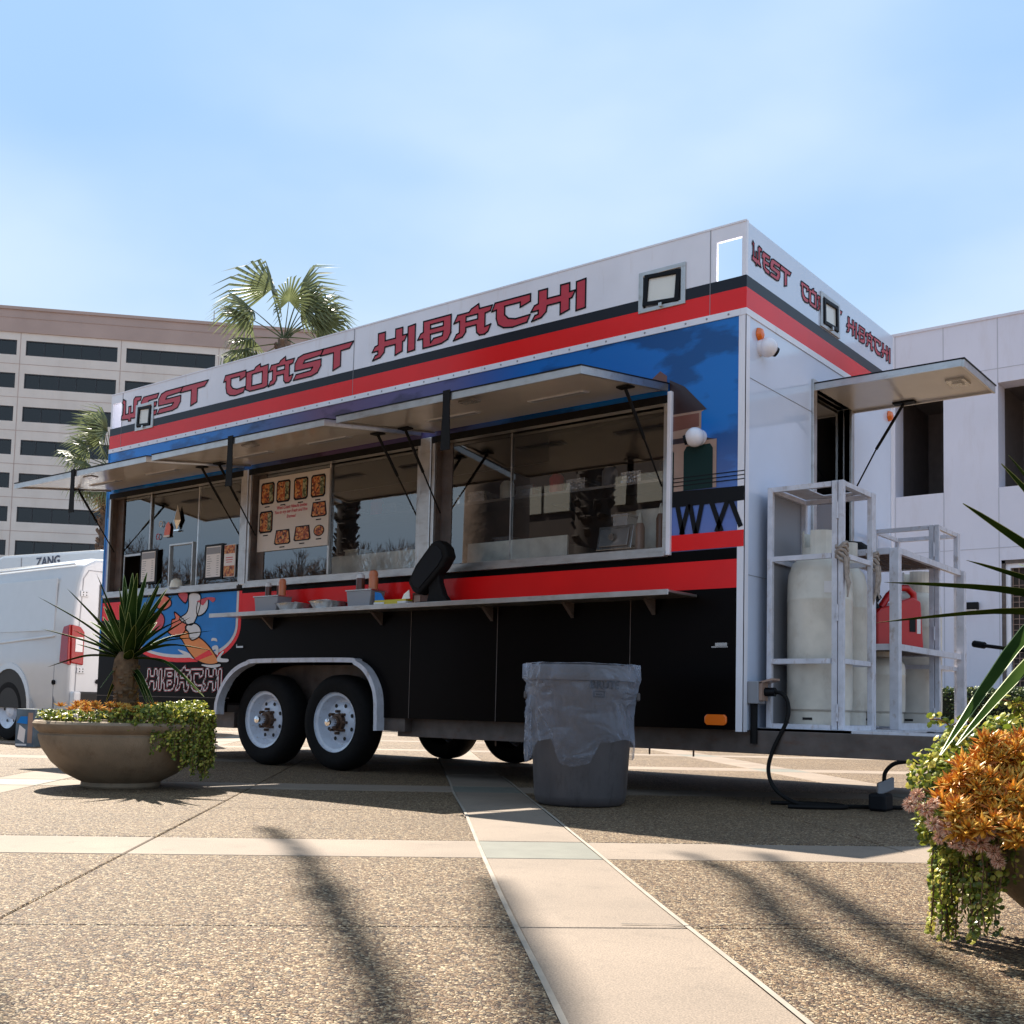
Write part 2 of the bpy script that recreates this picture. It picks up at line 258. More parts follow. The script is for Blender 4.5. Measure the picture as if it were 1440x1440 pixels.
# ------------------------------------------------------------------ geometry helpers
class MB:
    def __init__(s): s.v = []; s.f = []
    def add(s, vs, fs):
        o = len(s.v); s.v += [tuple(v) for v in vs]; s.f += [tuple(i+o for i in f) for f in fs]; return s
    def box(s, x0, x1, y0, y1, z0, z1):
        return s.add([(x, y, z) for z in (z0, z1) for y in (y0, y1) for x in (x0, x1)],
                     [(0, 2, 3, 1), (4, 5, 7, 6), (0, 1, 5, 4), (2, 6, 7, 3), (0, 4, 6, 2), (1, 3, 7, 5)])
    def obox(s, c, ax, ay, az):       # centre and three half-axis vectors
        c, ax, ay, az = map(Vector, (c, ax, ay, az))
        return s.add([c+ax*i+ay*j+az*k for k in (-1, 1) for j in (-1, 1) for i in (-1, 1)],
                     [(0, 2, 3, 1), (4, 5, 7, 6), (0, 1, 5, 4), (2, 6, 7, 3), (0, 4, 6, 2), (1, 3, 7, 5)])
    def bar(s, a, b, w, h=None, upv=(0, 0, 1)):
        a, b = Vector(a), Vector(b); d = (b-a); L = d.length; d.normalize(); u = Vector(upv)
        if abs(d.dot(u)) > .98: u = Vector((1, 0, 0))
        r = d.cross(u).normalized(); u = r.cross(d)
        return s.obox((a+b)/2, d*L/2, r*w/2, u*(h or w)/2)
    def tube(s, pts, rad, n=8, cap=True):
        pts = [Vector(p) for p in pts]; rs = rad if isinstance(rad, (list, tuple)) else [rad]*len(pts)
        rings = []; prev = None
        for i, p in enumerate(pts):
            d = (pts[min(i+1, len(pts)-1)]-pts[max(i-1, 0)]).normalized()
            if prev is None: u = Vector((0, 0, 1)) if abs(d.z) < .9 else Vector((1, 0, 0))
            else: u = prev
            r = d.cross(u).normalized(); u = r.cross(d).normalized(); prev = u
            rings.append([p+(r*math.cos(t)+u*math.sin(t))*rs[i] for t in [2*math.pi*k/n for k in range(n)]])
        vs = [v for r_ in rings for v in r_]; fs = []
        for i in range(len(pts)-1):
            for k in range(n):
                a = i*n+k; b = i*n+(k+1) % n; fs.append((a, b, b+n, a+n))
        if cap: fs.append(tuple(range(n))[::-1]); fs.append(tuple(range((len(pts)-1)*n, len(pts)*n)))
        return s.add(vs, fs)
    def lathe(s, prof, c=(0, 0, 0), n=32, axis='z', fn=None):
        vs = []; fs = []
        for (r, h) in prof:
            for k in range(n):
                t = 2*math.pi*k/n; rr, hh = (r, h) if fn is None else fn(r, h, t)
                x, y = rr*math.cos(t), rr*math.sin(t)
                p = {'z': (x, y, hh), 'y': (x, hh, y), 'x': (hh, x, y)}[axis]
                vs.append((c[0]+p[0], c[1]+p[1], c[2]+p[2]))
        for i in range(len(prof)-1):
            for k in range(n):
                a = i*n+k; b = i*n+(k+1) % n; fs.append((a, b, b+n, a+n))
        return s.add(vs, fs)
    def prism(s, loops, conv, d0, d1):
        """2-D loops (first outer, then holes) extruded between depths; conv(u, v, d) -> xyz"""
        pl = [[Vector((u, v, 0)) for u, v in lp] for lp in loops]; flat = [p for lp in pl for p in lp]
        tri = tessellate_polygon(pl); n = len(flat)
        vs = [conv(p.x, p.y, d0) for p in flat]; fs = [tuple(t) for t in tri]
        if d1 is not None:
            vs += [conv(p.x, p.y, d1) for p in flat]; fs += [(t[2]+n, t[1]+n, t[0]+n) for t in tri]
            o = 0
            for lp in loops:
                k = len(lp)
                for i in range(k): a, b = o+i, o+(i+1) % k; fs.append((a, b, b+n, a+n))
                o += k
        return s.add(vs, fs)
    def sphere(s, c, r, nu=12, nv=8, sz=1.):
        prof = [(max(1e-4, r*math.sin(math.pi*i/nv)), -r*sz*math.cos(math.pi*i/nv)) for i in range(nv+1)]
        return s.lathe(prof, c, nu)
def build(name, b, mt, parent=None, loc=None, smooth=False, bevel=0., label=None, fix=True, world=True):
    me = bpy.data.meshes.new(name)
    off = Vector((0, 0, 0))
    if parent is not None and world:
        p = parent
        while p is not None: off += p.location; p = p.parent
    if loc is not None: off += Vector(loc)
    me.from_pydata([(v[0]-off.x, v[1]-off.y, v[2]-off.z) for v in b.v], [], b.f)
    if fix:
        bm = bmesh.new(); bm.from_mesh(me); bmesh.ops.recalc_face_normals(bm, faces=bm.faces); bm.to_mesh(me); bm.free()
    me.materials.append(mt)
    if smooth: me.shade_smooth(); me.set_sharp_from_angle(angle=R(38))
    o = bpy.data.objects.new(name, me); COL.objects.link(o)
    if parent is not None: o.parent = parent
    if loc is not None: o.location = loc
    if bevel:
        md = o.modifiers.new('bevel', 'BEVEL'); md.width = bevel; md.segments = 2; md.limit_method = 'ANGLE'
    if label: o['label'] = label
    return o
def tag(o, label, cat, group=None):
    o['label'] = label; o['category'] = cat
    if group: o['group'] = group
    return o
def thing(name, label, cat, loc, group=None, rz=0.):
    o = bpy.data.objects.new(name, None); COL.objects.link(o); o.location = loc; o.rotation_euler = (0, 0, rz)
    o.empty_display_size = .2
    return tag(o, label, cat, group)
def struct(name, b, mt, **k):
    o = build(name, b, mt, **k); o['kind'] = 'structure'; return o
def copy_tree(o, parent=None):
    c = o.copy(); COL.objects.link(c)
    if parent is not None: c.parent = parent
    for ch in list(o.children): copy_tree(ch, c)
    return c
def text_mb(txt, size, conv, d0, shear=0., align='LEFT', sx=1., bold=0.):
    cu = bpy.data.curves.new('t', 'FONT'); cu.body = txt; cu.size = size; cu.align_x = align; cu.shear = shear; cu.offset = bold; cu.resolution_u = 2
    ob = bpy.data.objects.new('t', cu); COL.objects.link(ob)
    dg = bpy.context.evaluated_depsgraph_get(); me = bpy.data.meshes.new_from_object(ob.evaluated_get(dg))
    b = MB(); b.add([conv(v.co.x*sx, v.co.y, d0) for v in me.vertices], [tuple(p.vertices) for p in me.polygons])
    bpy.data.objects.remove(ob); bpy.data.meshes.remove(me); bpy.data.curves.remove(cu); return b
SIDE = lambda u, v, d: (u, -d, v)             # on the long side: u = x, v = z, d = out of the wall
END = lambda u, v, d: (d, u, v)               # on the end: u = y, v = z

# ------------------------------------------------------------------ lettering
GL = {
 'W': ([(.02,.98),(.08,1.15),(.2,1.05),(.22,.38),(.36,.38),(.36,.72),(.48,.72),(.48,.38),(.60,.38),(.60,1.0),(.68,1.12),(.98,1.06),(.95,.90),(.80,.88),(.78,.35),(.92,.08),(.62,.10),(.50,.13),(.50,0),(.38,0),(.36,.1),(.0,.15),(.02,.35),(.08,.38),(.1,.88)], [], .98),
 'E': ([(0,.78),(.12,1),(.85,1),(.78,.78),(.38,.76),(.34,.62),(.78,.62),(.74,.42),(.34,.40),(.38,.25),(.80,.22),(.76,0),(.42,0),(.17,.14),(.1,.38),(.12,.62),(.0,.62)], [], .82),
 'S': ([(1.15,1.0),(1.06,.78),(.44,.74),(.38,.62),(1.08,.62),(1.08,.34),(.95,.08),(.72,0),(0,0),(.1,.22),(.68,.24),(.76,.36),(.04,.38),(.04,.7),(.16,.92),(.38,1.0)], [], 1.05),
 'T': ([(0,.74),(.12,1.0),(1.25,1.0),(1.10,.76),(.78,.74),(.78,.12),(.50,0),(.50,.74)], [], 1.18),
 'C': ([(0,.70),(.08,.98),(1.0,.98),(1.0,.72),(.74,.60),(.74,.78),(.34,.78),(.34,.48),(.44,.32),(.62,.24),(1.0,.26),(.92,.02),(.55,-.03),(.32,.03),(.17,.18),(.12,.42),(.12,.72)], [], 1.02),
 'O': ([(0,.88),(.34,.90),(.40,1.0),(.6,1.1),(.62,.96),(.95,.98),(.95,.05),(.8,.0),(.18,0),(0,.12)], [[(.26,.72),(.70,.74),(.70,.22),(.26,.22)]], .98),
 'A': ([(.0,.62),(.1,.90),(.42,.90),(.48,1.0),(.68,1.12),(.70,.94),(1.05,.94),(1.0,.76),(.86,.72),(.86,.24),(1.02,.28),(.95,.05),(.86,-.03),(.72,-.02),(.64,.10),(.62,.38),(.34,.38),(.34,.22),(.25,.06),(.0,0),(.08,.2),(.16,.24),(.16,.66)], [[(.34,.76),(.66,.76),(.66,.58),(.34,.58)]], 1.04),
 'H': ([(.18,1),(.40,1),(.40,.66),(.72,.66),(.72,1),(.94,1),(.94,.70),(1.08,.70),(1.0,.48),(.94,.46),(.94,.10),(.72,0),(.72,.42),(.40,.42),(.38,.22),(.26,.06),(.02,0),(.1,.18),(.18,.20),(.18,.33),(.0,.33),(.08,.52),(.18,.56)], [], 1.1),
 'I': ([(0,0),(.22,.03),(.22,1),(0,.97)], [], .30),
 'B': ([(.16,1),(.96,1),(.96,.34),(.88,.12),(.70,.02),(.40,.0),(.16,0),(.15,.36),(.0,.36),(.08,.56),(.16,.60)], [[(.37,.82),(.74,.82),(.74,.66),(.37,.66)], [(.37,.46),(.74,.46),(.72,.30),(.47,.28),(.38,.14)]], 1.04)}
def word(txt, a, b, z0, h, conv, d, lw, parent, fill, line, lift=.0012):
    tot = sum(GL[c][2] for c in txt); k = (b-a)/tot; x = a
    for c in txt:
        out, holes, wd = GL[c]
        f = lambda p: (x+p[0]*k, z0+p[1]*h)
        loops = [[f(p) for p in out]]+[[f(p) for p in q] for q in holes]
        if fill is not None:
            fb = MB().prism(loops, conv, d, None)
        lb = MB()
        for lp in loops:
            n = len(lp)
            for i in range(n):
                p, q = Vector(lp[i]), Vector(lp[(i+1) % n]); t = (q-p).normalized()*lw/2; nn = Vector((-t.y, t.x)); ee = t*.9
                pts = [p-ee+nn, q+ee+nn, q+ee-nn, p-ee-nn]
                lb.add([conv(s.x, s.y, d+lift) for s in pts], [(0, 1, 2, 3)])
        if fill is not None:
            L = build('letter', fb, fill, parent, fix=False); build('letter_outline', lb, line, L, fix=False)
        else: build('letter_outline', lb, line, parent, fix=False)
        x += wd*k
exec_order = []

# ================================================================== SETTING: ground
ang = math.atan2(.687, .727)
gb = MB().add([(-400, -300, -.06), (300, -300, -.06), (300, 500, -.06), (-400, 500, -.06)], [(0, 1, 2, 3)])
struct('ground', gb, M['far'])
UV = lambda u, v: (u*math.cos(ang)-v*math.sin(ang), u*math.sin(ang)+v*math.cos(ang))
pb = MB(); q = [UV(u, v) for u, v in ((-40, -22), (40, -22), (40, 45), (-40, 45))]
pb.add([(x, y, z) for z in (-.05, -.008) for x, y in q], [(0, 1, 2, 3), (4, 5, 6, 7), (0, 1, 5, 4), (1, 2, 6, 5), (2, 3, 7, 6), (3, 0, 4, 7)])
plaza = struct('plaza', pb, M['bed'])
cells = []
G = .0035
def slab(u0, u1, v0, v1, m_): cells.append((u0+G, u1-G, v0+G, v1-G, m_))
for i in range(-13, 13):
    for j in range(-7, 15):
        uc, vc = -1.47+3*i, -2.17+3*j; hb, hv = .22, .25
        slab(uc-hb, uc+hb, vc-hv, vc+hv, 'paver')
        for (a, b) in ((hb, 1.5), (1.5, 3-hb)):
            slab(uc+a, uc+b, vc-hv, vc+hv, 'conc')
            for (c, d) in ((hv, 1.5), (1.5, 3-hv)): slab(uc+a, uc+b, vc+c, vc+d, 'agg')
        for (c, d) in ((hv, 1.5), (1.5, 3-hv)): slab(uc-hb, uc+hb, vc+c, vc+d, 'conc')
def vis(c):
    x, y = UV((c[0]+c[1])/2, (c[2]+c[3])/2); d = Vector((x, y, 0))-CAM; z = d.dot(FW)
    return (d.length if z > .1 and abs(d.dot(RT)/z) < .62 else 1e3+d.length)
cells.sort(key=vis)
cnt = {'paver': 0, 'conc': 0, 'agg': 0}; rest = {'paver': MB(), 'conc': MB(), 'agg': MB()}; meshes = {}
nm = {'paver': 'grey_paver', 'conc': 'concrete_band', 'agg': 'aggregate_slab'}
for c in cells:
    key = c[4]; d = vis(c)
    w_, h_ = c[1]-c[0], c[3]-c[2]; cu, cv = (c[0]+c[1])/2, (c[2]+c[3])/2; x, y = UV(cu, cv); dz = random.uniform(-.0008, .0008)
    if d < 1e3 and cnt[key] < (140 if key == 'paver' else 280):
        mk = (key, round(w_, 3), round(h_, 3))
        if mk not in meshes:
            b = MB(); e = .004
            hw, hh = w_/2, h_/2
            b.add([(-hw, -hh, -.03), (hw, -hh, -.03), (hw, hh, -.03), (-hw, hh, -.03), (-hw, -hh, -e), (hw, -hh, -e), (hw, hh, -e), (-hw, hh, -e),
                   (-hw+e, -hh+e, 0), (hw-e, -hh+e, 0), (hw-e, hh-e, 0), (-hw+e, hh-e, 0)],
                  [(0, 1, 5, 4), (1, 2, 6, 5), (2, 3, 7, 6), (3, 0, 4, 7), (4, 5, 9, 8), (5, 6, 10, 9), (6, 7, 11, 10), (7, 4, 8, 11), (8, 9, 10, 11)])
            me = bpy.data.meshes.new(nm[key]); me.from_pydata(b.v, [], b.f); me.materials.append(M[key]); meshes[mk] = me
        o = bpy.data.objects.new(nm[key], meshes[mk]); COL.objects.link(o); o.parent = plaza
        o.location = (x, y, dz); o.rotation_euler = (0, 0, ang); cnt[key] += 1
    else:
        ax = Vector((math.cos(ang), math.sin(ang), 0))*w_/2; ay = Vector((-math.sin(ang), math.cos(ang), 0))*h_/2
        rest[key].obox((x, y, -.015), ax, ay, (0, 0, .015))
for key, b in rest.items():
    o = build('far_'+nm[key]+'s', b, M[key], plaza); o['kind'] = 'stuff'
# pale sealant lines beside the diagonal band, and the fine crack
sb = MB()
for u in (-1.69, -1.25):
    pts = [(u+.004*noise.noise(Vector((v*.7, u, 0)))*3, v) for v in [(-5.6+.2*k) for k in range(40)]]
    for (a, b) in zip(pts, pts[1:]):
        p = [UV(a[0]-.007, a[1]), UV(a[0]+.007, a[1]), UV(b[0]+.007, b[1]), UV(b[0]-.007, b[1])]
        sb.add([(x, y, .0022) for x, y in p], [(0, 1, 2, 3)])
o = build('joint_sealant', sb, M['caulk'], plaza)
cb = MB(); rng = random.Random(3); us = [-1.42+.05*k for k in range(44)]; vv = -3.62; pts = []
for u in us:
    vv += rng.uniform(-.018, .018); vv = max(-3.70, min(-3.60, vv)); pts.append((u, vv, rng.uniform(.001, .0045)))
for a, b in zip(pts, pts[1:]):
    p = [UV(a[0], a[1]-a[2]), UV(a[0], a[1]+a[2]), UV(b[0], b[1]+b[2]), UV(b[0], b[1]-b[2])]
    cb.add([(x, y, .0026) for x, y in p], [(0, 1, 2, 3)])
build('crack', cb, M['dark'], plaza)

# ================================================================== FOOD TRAILER
LN = 6.99; W = 2.59; ZB = .44; ZP = 3.026; ZT = 3.576
T = thing('food_trailer', 'long food trailer with blue, red and black wrap, raised awnings and hibachi lettering', 'food trailer', (-3.5, 1.3, 0))
X0 = -LN
WIN = [(-6.90, -4.80), (-4.72, -2.68), (-2.56, -.53)]; WZ0, WZ1 = 1.545, 2.56
# lower wall with wheel-arch notch
arch = [(-4.98, ZB), (-4.97, .52), (-4.90, .66), (-4.76, .79), (-4.58, .86), (-4.35, .875), (-3.40, .875), (-3.26, .85), (-3.12, .74), (-3.05, .60), (-3.03, ZB)]
lw_loop = [(X0, ZB)]+arch+[(0, ZB), (0, 1.30), (X0, 1.30)]
build('lower_wall', MB().prism([lw_loop], SIDE, 0, -.04), M['black'], T)
build('skirt_streak_seam', MB().box(-1.905, -1.90, -.0035, -.001, ZB, 1.249).box(-2.745, -2.74, -.0035, -.001, ZB, 1.249).box(-.80, -.795, -.0035, -.001, ZB, 1.249).box(X0, -4.9, -.0035, -.001, .56, .565), M['tagm' if 0 else 'frame'], T)  # thin seam lines drawn to stand in for streak reflections on black vinyl
build('waist_panel', MB().box(X0, 0, 0, .04, 1.30, 1.476), M['red'], T)
build('pinstripe_panel', MB().box(X0, 0, 0, .04, 1.476, WZ0), M['black'], T)
up = MB(); up.box(X0, 0, 0, .04, WZ1, 2.985)
up.box(X0, WIN[0][0], 0, .04, WZ0, WZ1).box(WIN[0][1], WIN[1][0], 0, .04, WZ0, WZ1).box(WIN[1][1], WIN[2][0], 0, .04, WZ0, WZ1).box(WIN[2][1], 0, 0, .04, WZ0, WZ1)
build('wrapped_wall', up, M['wrap'], T)
# left end wall, back wall, floor, roof, partition
sh = MB(); sh.box(X0, X0+.04, .04, W-.04, ZB, 2.985)
build('rear_end_wall', sh, M['white'], T)
build('back_wall', MB().box(X0, 0, W-.04, W, ZB, 2.985), M['white'], T)
build('floor_pan', MB().box(X0+.04, -5.0, .04, W-.04, ZB+.0, ZB+.06).box(-3.0, -.04, .04, W-.04, ZB+.0, ZB+.06), M['frame'], T)
build('roof', MB().box(X0, 0, 0, W, 2.985, 3.02), M['white'], T)
# interior lining
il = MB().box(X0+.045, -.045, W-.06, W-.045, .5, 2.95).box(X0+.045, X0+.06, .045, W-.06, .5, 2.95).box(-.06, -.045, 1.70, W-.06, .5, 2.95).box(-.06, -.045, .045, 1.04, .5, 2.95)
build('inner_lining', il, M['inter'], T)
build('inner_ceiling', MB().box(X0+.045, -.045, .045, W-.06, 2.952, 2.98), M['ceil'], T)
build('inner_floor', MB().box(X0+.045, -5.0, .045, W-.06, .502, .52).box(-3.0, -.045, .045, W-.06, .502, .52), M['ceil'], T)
# end wall with hatch opening y 1.05..1.68, z 1.35..2.78
HY0, HY1, HZ0, HZ1 = 1.05, 1.68, 1.30, 2.78
ew = MB().prism([[(0, ZB), (W, ZB), (W, 2.985), (0, 2.985)], [(HY0, HZ0), (HY0, HZ1), (HY1, HZ1), (HY1, HZ0)]], END, 0, -.04)
EW = build('front_end_wall', ew, M['endsky'], T)
build('panel_seam', MB().box(.0005, .003, 0.02, HY0-.06, 2.60, 2.603).box(.0005, .003, .02, W, 1.38, 1.383), M['tagm'], EW)
# corner trims
ct = MB().box(-.045, .004, -.004, 0, ZB-.01, 2.985).box(0, .004, -.004, .05, ZB-.01, 2.985)
build('corner_trim', ct, M['white'], T)
build('corner_trim', MB().box(0, .004, W-.05, W+.003, ZB, 2.985), M['white'], T)
build('corner_trim', MB().box(X0-.003, X0+.02, -.004, 0, 1.0, 2.985), M['pblue'], T)
# eave trim with rivets
ev = build('eave_trim', MB().box(X0, .007, -.007, 0, 2.985, 3.026).box(0, .007, 0, W, 2.985, 3.026), M['white'], T)
rv = MB()
for i in range(46):
    x = X0+.08+i*.151; rv.lathe([(.0075, -.001), (.006, .003), (.001, .004)], (x, -.0075, 3.006), 6, 'y', fn=lambda r, h, t: (r, -h))
o = build('rivets', rv, M['tagm'], ev); o['kind'] = 'stuff'
# parapet boards, with openings
PD = .025
hole = lambda a, b, c, d: [(a, c), (a, d), (b, d), (b, c)]
pl = MB().prism([[(X0, ZP), (0, ZP), (0, ZT), (X0, ZT)], hole(-.205, -.03, 3.235, 3.487), hole(-.735, -.455, 3.165, 3.385), hole(-6.51, -6.27, 3.18, 3.38), hole(-6.96, -6.80, 3.235, 3.487)], SIDE, 0, -PD)
PL = build('parapet_board', pl, M['white'], T)
pe = MB().prism([[(PD, ZP), (W, ZP), (W, ZT), (PD, ZT)], hole(1.16, 1.44, 3.265, 3.465)], END, 0, -PD)
PE = build('parapet_board', pe, M['endsky'], T)
build('parapet_board', MB().box(X0, 0, W, W+PD, 3.0, ZT), M['white'], T)
build('parapet_board', MB().box(X0-PD, X0, PD, W, 3.0, ZT), M['white'], T)
build('top_cap', MB().box(X0, 0, -.004, PD+.004, ZT, ZT+.012), M['white'], PL)
build('seam', MB().box(-.249, -.245, -.0035, 0, ZP, ZT).box(-3.475, -3.471, -.0035, 0, ZP, ZT).box(-6.79, -6.786, -.0035, 0, ZP, ZT), M['tagm'], PL)
def strips(zs, mt, nmx):
    b = MB()
    segs = [(X0, -6.96), (-6.80, -6.545), (-6.235, -.77), (-.42, -.205), (-.03, 0)]
    for a, c in segs: b.box(a, c, -.0025, 0, *zs)
    for a, c in ((-6.96, -6.80), (-6.545, -6.235), (-.77, -.42), (-.205, -.03)):
        if zs[1] <= 3.165: b.box(a, c, -.0025, 0, *zs)
        elif zs[0] >= 3.155 and (a in (-6.96, -.205)): b.box(a, c, -.0025, 0, zs[0], 3.234)
    b.box(0, .0025, 0, 1.145 if zs[1] > 3.25 else W, *zs)
    if zs[1] > 3.25: b.box(0, .0025, 1.45, W, *zs)
    return build(nmx, b, mt, PL)
strips((ZP+.002, 3.160), M['red'], 'red_stripe'); strips((3.160, 3.235), M['stripe'], 'black_stripe')
word('WEST', -6.80, -5.42, 3.272, .205, SIDE, .0025, .012, PL, M['lred'], M['ink'])
word('COAST', -5.17, -3.50, 3.272, .205, SIDE, .0025, .012, PL, M['lred'], M['ink'])
word('HIBACHI', -3.26, -1.17, 3.272, .210, SIDE, .0025, .012, PL, M['lred'], M['ink'])
word('WEST', .07, .64, 3.335, .125, END, .0025, .009, PE, M['lred'], M['ink'])
word('COAST', .80, 1.52, 3.335, .125, END, .0025, .009, PE, M['lred'], M['ink'])
word('HIBACHI', 1.61, 2.54, 3.335, .125, END, .0025, .009, PE, M['lred'], M['ink'])
# floodlights set into the parapet
def flood(conv, a, b, c, d, tilt):
    f = build('floodlight_frame', MB().prism([[(a-.03, c-.025), (b+.03, c-.025), (b+.03, d+.025), (a-.03, d+.025)], hole(a+.005, b-.005, c+.005, d-.005)], conv, .012, -.03), M['alu'], T, bevel=.003)
    mu, mv, rt_ = (a+b)/2, (c+d)/2, R(-4 if conv is SIDE else 3)
    def tl_(u, v): u, v = (u-mu)*.93, (v-mv)*.93; return (mu+u*math.cos(rt_)-v*math.sin(rt_), mv+u*math.sin(rt_)+v*math.cos(rt_))
    build('floodlight_rim', MB().prism([[tl_(*p_) for p_ in hole(a, b, c, d)], [tl_(*p_) for p_ in hole(a+.034, b-.034, c+.03, d-.03)]], conv, .020, -.04), M['ink'], f, bevel=.004)
    build('lamp_bracket', MB().prism([hole(mu-.012, mu+.012, c-.012, c+.012)], conv, .03, .0), M['steel'], f)
    q = [tl_(*p_) for p_ in hole(a+.03, b-.03, c+.026, d-.026)]
    build('lamp_panel', MB().prism([q], conv, .0055, -.03), M['ledp'], f)
flood(SIDE, -.74, -.45, 3.165, 3.39, .012); flood(SIDE, -6.51, -6.27, 3.175, 3.385, .0); flood(END, 1.16, 1.44, 3.265, 3.465, .0)
# printed tower and pier on the right part of the side
D1, D2, D3, D4 = .0012, .0024, .0036, .0048
px = lambda L: [(x, z) for x, z in L]
tw = build('tower_print', MB().prism([px([(-.53, 2.10), (-.30, 2.10), (-.30, 2.42), (-.28, 2.43), (-.53, 2.43)])], SIDE, D1, None), M['ptan'], T, fix=False)
build('roof_print', MB().prism([[(-.53, 2.43), (-.26, 2.43), (-.42, 2.60), (-.53, 2.66)]], SIDE, D2, None), M['proof'], tw, fix=False)
build('brick_print', MB().prism([[(-.52, 2.32), (-.315, 2.33), (-.315, 2.415), (-.52, 2.415)]], SIDE, D2, None), M['ptower'], tw, fix=False)
build('cupola_print', MB().prism([[(-.66, 2.60), (-.55, 2.60), (-.55, 2.69), (-.60, 2.73), (-.66, 2.69)]], SIDE, D2, None), M['ptower'], tw, fix=False)
build('eave_print', MB().prism([[(-.53, 2.27), (-.33, 2.27), (-.20, 2.235), (-.53, 2.235)]], SIDE, D2, None), M['proof'], tw, fix=False)
build('facade_print', MB().prism([[(-.53, 1.93), (-.19, 1.93), (-.19, 2.235), (-.53, 2.235)]], SIDE, D3, None), M['ptan'], tw, fix=False)
for a, b in ((-.53, -.49), (-.42, -.215)):
    build('door_print', MB().prism([[(a, 1.93), (b, 1.93), (b, 2.18), (b-.02, 2.21), (a+.02, 2.21), (a, 2.18)]], SIDE, D4, None), M['pgreen'], tw, fix=False)
pr = MB()
pr.add([SIDE(u, v, D4) for u, v in ((-.53, 1.83), (-.0, 1.83), (-.0, 1.92), (-.53, 1.93))], [(0, 1, 2, 3)])
for z in (1.96, 1.985, 2.01): pr.add([SIDE(u, v, D4+.001) for u, v in ((-.53, z), (0, z), (0, z+.006), (-.53, z+.006))], [(0, 1, 2, 3)])
def strk(a, b, w_):
    a, b = Vector(a), Vector(b); n_ = (b-a).normalized(); n_ = Vector((-n_.y, n_.x))*w_/2
    pr.add([SIDE(p.x, p.y, D4+.0015) for p in (a-n_, b-n_, b+n_, a+n_)], [(0, 1, 2, 3)])
for a, b in (((-.53, 1.70), (-.525, 1.84)), ((-.46, 1.84), (-.42, 1.65)), ((-.38, 1.84), (-.43, 1.65)), ((-.37, 1.84), (-.33, 1.65)), ((-.285, 1.84), (-.325, 1.65)), ((-.22, 1.84), (-.15, 1.65)), ((-.11, 1.84), (-.185, 1.65)), ((-.09, 1.84), (-.02, 1.67))):
    strk(a, b, .032)
build('pier_print', pr, M['ink'], T, fix=False)
build('red_print', MB().prism([[(-.50, 1.549), (0, 1.549), (0, 1.65), (-.50, 1.65)]], SIDE, D4+.002, None), M['red'], T, fix=False)
# emblem panel: blue shield, white line, red border, surfing figure print
def arcp(cx, cz, rx, rz, a0, a1, n=14): return [(cx+rx*math.cos(R(a0+(a1-a0)*i/n)), cz+rz*math.sin(R(a0+(a1-a0)*i/n))) for i in range(n+1)]
def shield(g): return [(-6.40-g, 1.475)]+arcp(-5.585, 1.18, .815+g, .26+g, 180, 360, 22)+[(-4.77+g, 1.475)]
def shield2(g, top=1.50):
    return [(-6.40-g, top), (-6.40-g, 1.15)]+arcp(-5.60, 1.15, .80+g, .20+g, 180, 272, 12)+arcp(-5.35, 1.20, .50+g, .25+g, 280, 360, 12)+[(-4.85+g, top)]
E1 = build('emblem_red_border', MB().prism([shield2(.07)], SIDE, D1, None), M['red'], T, fix=False)
build('emblem_white_line', MB().prism([shield2(.03)], SIDE, D2, None), M['pwhite'], E1, fix=False)
build('emblem_blue_field', MB().prism([shield2(.0)], SIDE, D3, None), M['pblue'], E1, fix=False)
def smooth_loop(P, n=5):
    P = [Vector(p) for p in P]; out = []; k = len(P)
    for i in range(k):
        p0, p1, p2, p3 = P[i-1], P[i], P[(i+1) % k], P[(i+2) % k]
        for j in range(n):
            q = j/n; v = .5*((2*p1)+(p2-p0)*q+(2*p0-5*p1+4*p2-p3)*q*q+(3*p1-p0-3*p2+p3)*q*q*q); out.append((v.x, v.y))
    return out
def art(nmx, pts, mk, d, outline=True):
    if nmx not in ('board_band',): pts = smooth_loop(pts)
    if outline:
        c = Vector((sum(p[0] for p in pts)/len(pts), sum(p[1] for p in pts)/len(pts)))
        lb = MB(); n = len(pts)
        for i in range(n):
            p, q = Vector(pts[i]), Vector(pts[(i+1) % n]); t = (q-p).normalized()*.006; nn = Vector((-t.y, t.x))
            lb.add([SIDE(s.x, s.y, d+.0006) for s in (p-t+nn, q+t+nn, q+t-nn, p-t-nn)], [(0, 1, 2, 3)])
        build('ink_line', lb, M['ink'], E1, fix=False)
    build(nmx, MB().prism([pts], SIDE, d, None), M[mk], E1, fix=False)
def ell(cx, cz, rx, rz, rot=0, n=20):
    return [(cx+rx*math.cos(t)*math.cos(R(rot))-rz*math.sin(t)*math.sin(R(rot)), cz+rx*math.cos(t)*math.sin(R(rot))+rz*math.sin(t)*math.cos(R(rot))) for t in [2*math.pi*i/n for i in range(n)]]
F = .0044
# photo coordinates of the print (px in a 1440 crop over 170 px) -> wall
def q2(x, y):
    X = 180+x*170/1440; Y = 820+y*170/1440
    d = FW+RT*((X-720)/1550.957)-UP*((Y-880.46)/1550.957); t = -CAM.y/d.y; P = CAM+d*t; return (P.x, P.z)
A = lambda L: [q2(*p) for p in L]
art('white_spray', A([(600, 790), (720, 830), (800, 900), (720, 880), (640, 830)]), 'pwhite', F, False)
art('surfboard', A([(560, 480), (690, 560), (860, 650), (960, 740), (1040, 850), (1080, 940), (1000, 970), (900, 955), (800, 900), (720, 800), (650, 680), (620, 640)]), 'porange', F)
art('board_band', A([(970, 795), (1015, 850), (830, 925), (795, 895)]), 'red', F+.0012, False)
art('figure_body', A([(560, 345), (640, 410), (700, 480), (690, 560), (640, 620), (570, 640), (480, 580), (520, 520), (530, 440), (570, 420)]), 'pcoral', F+.0018)
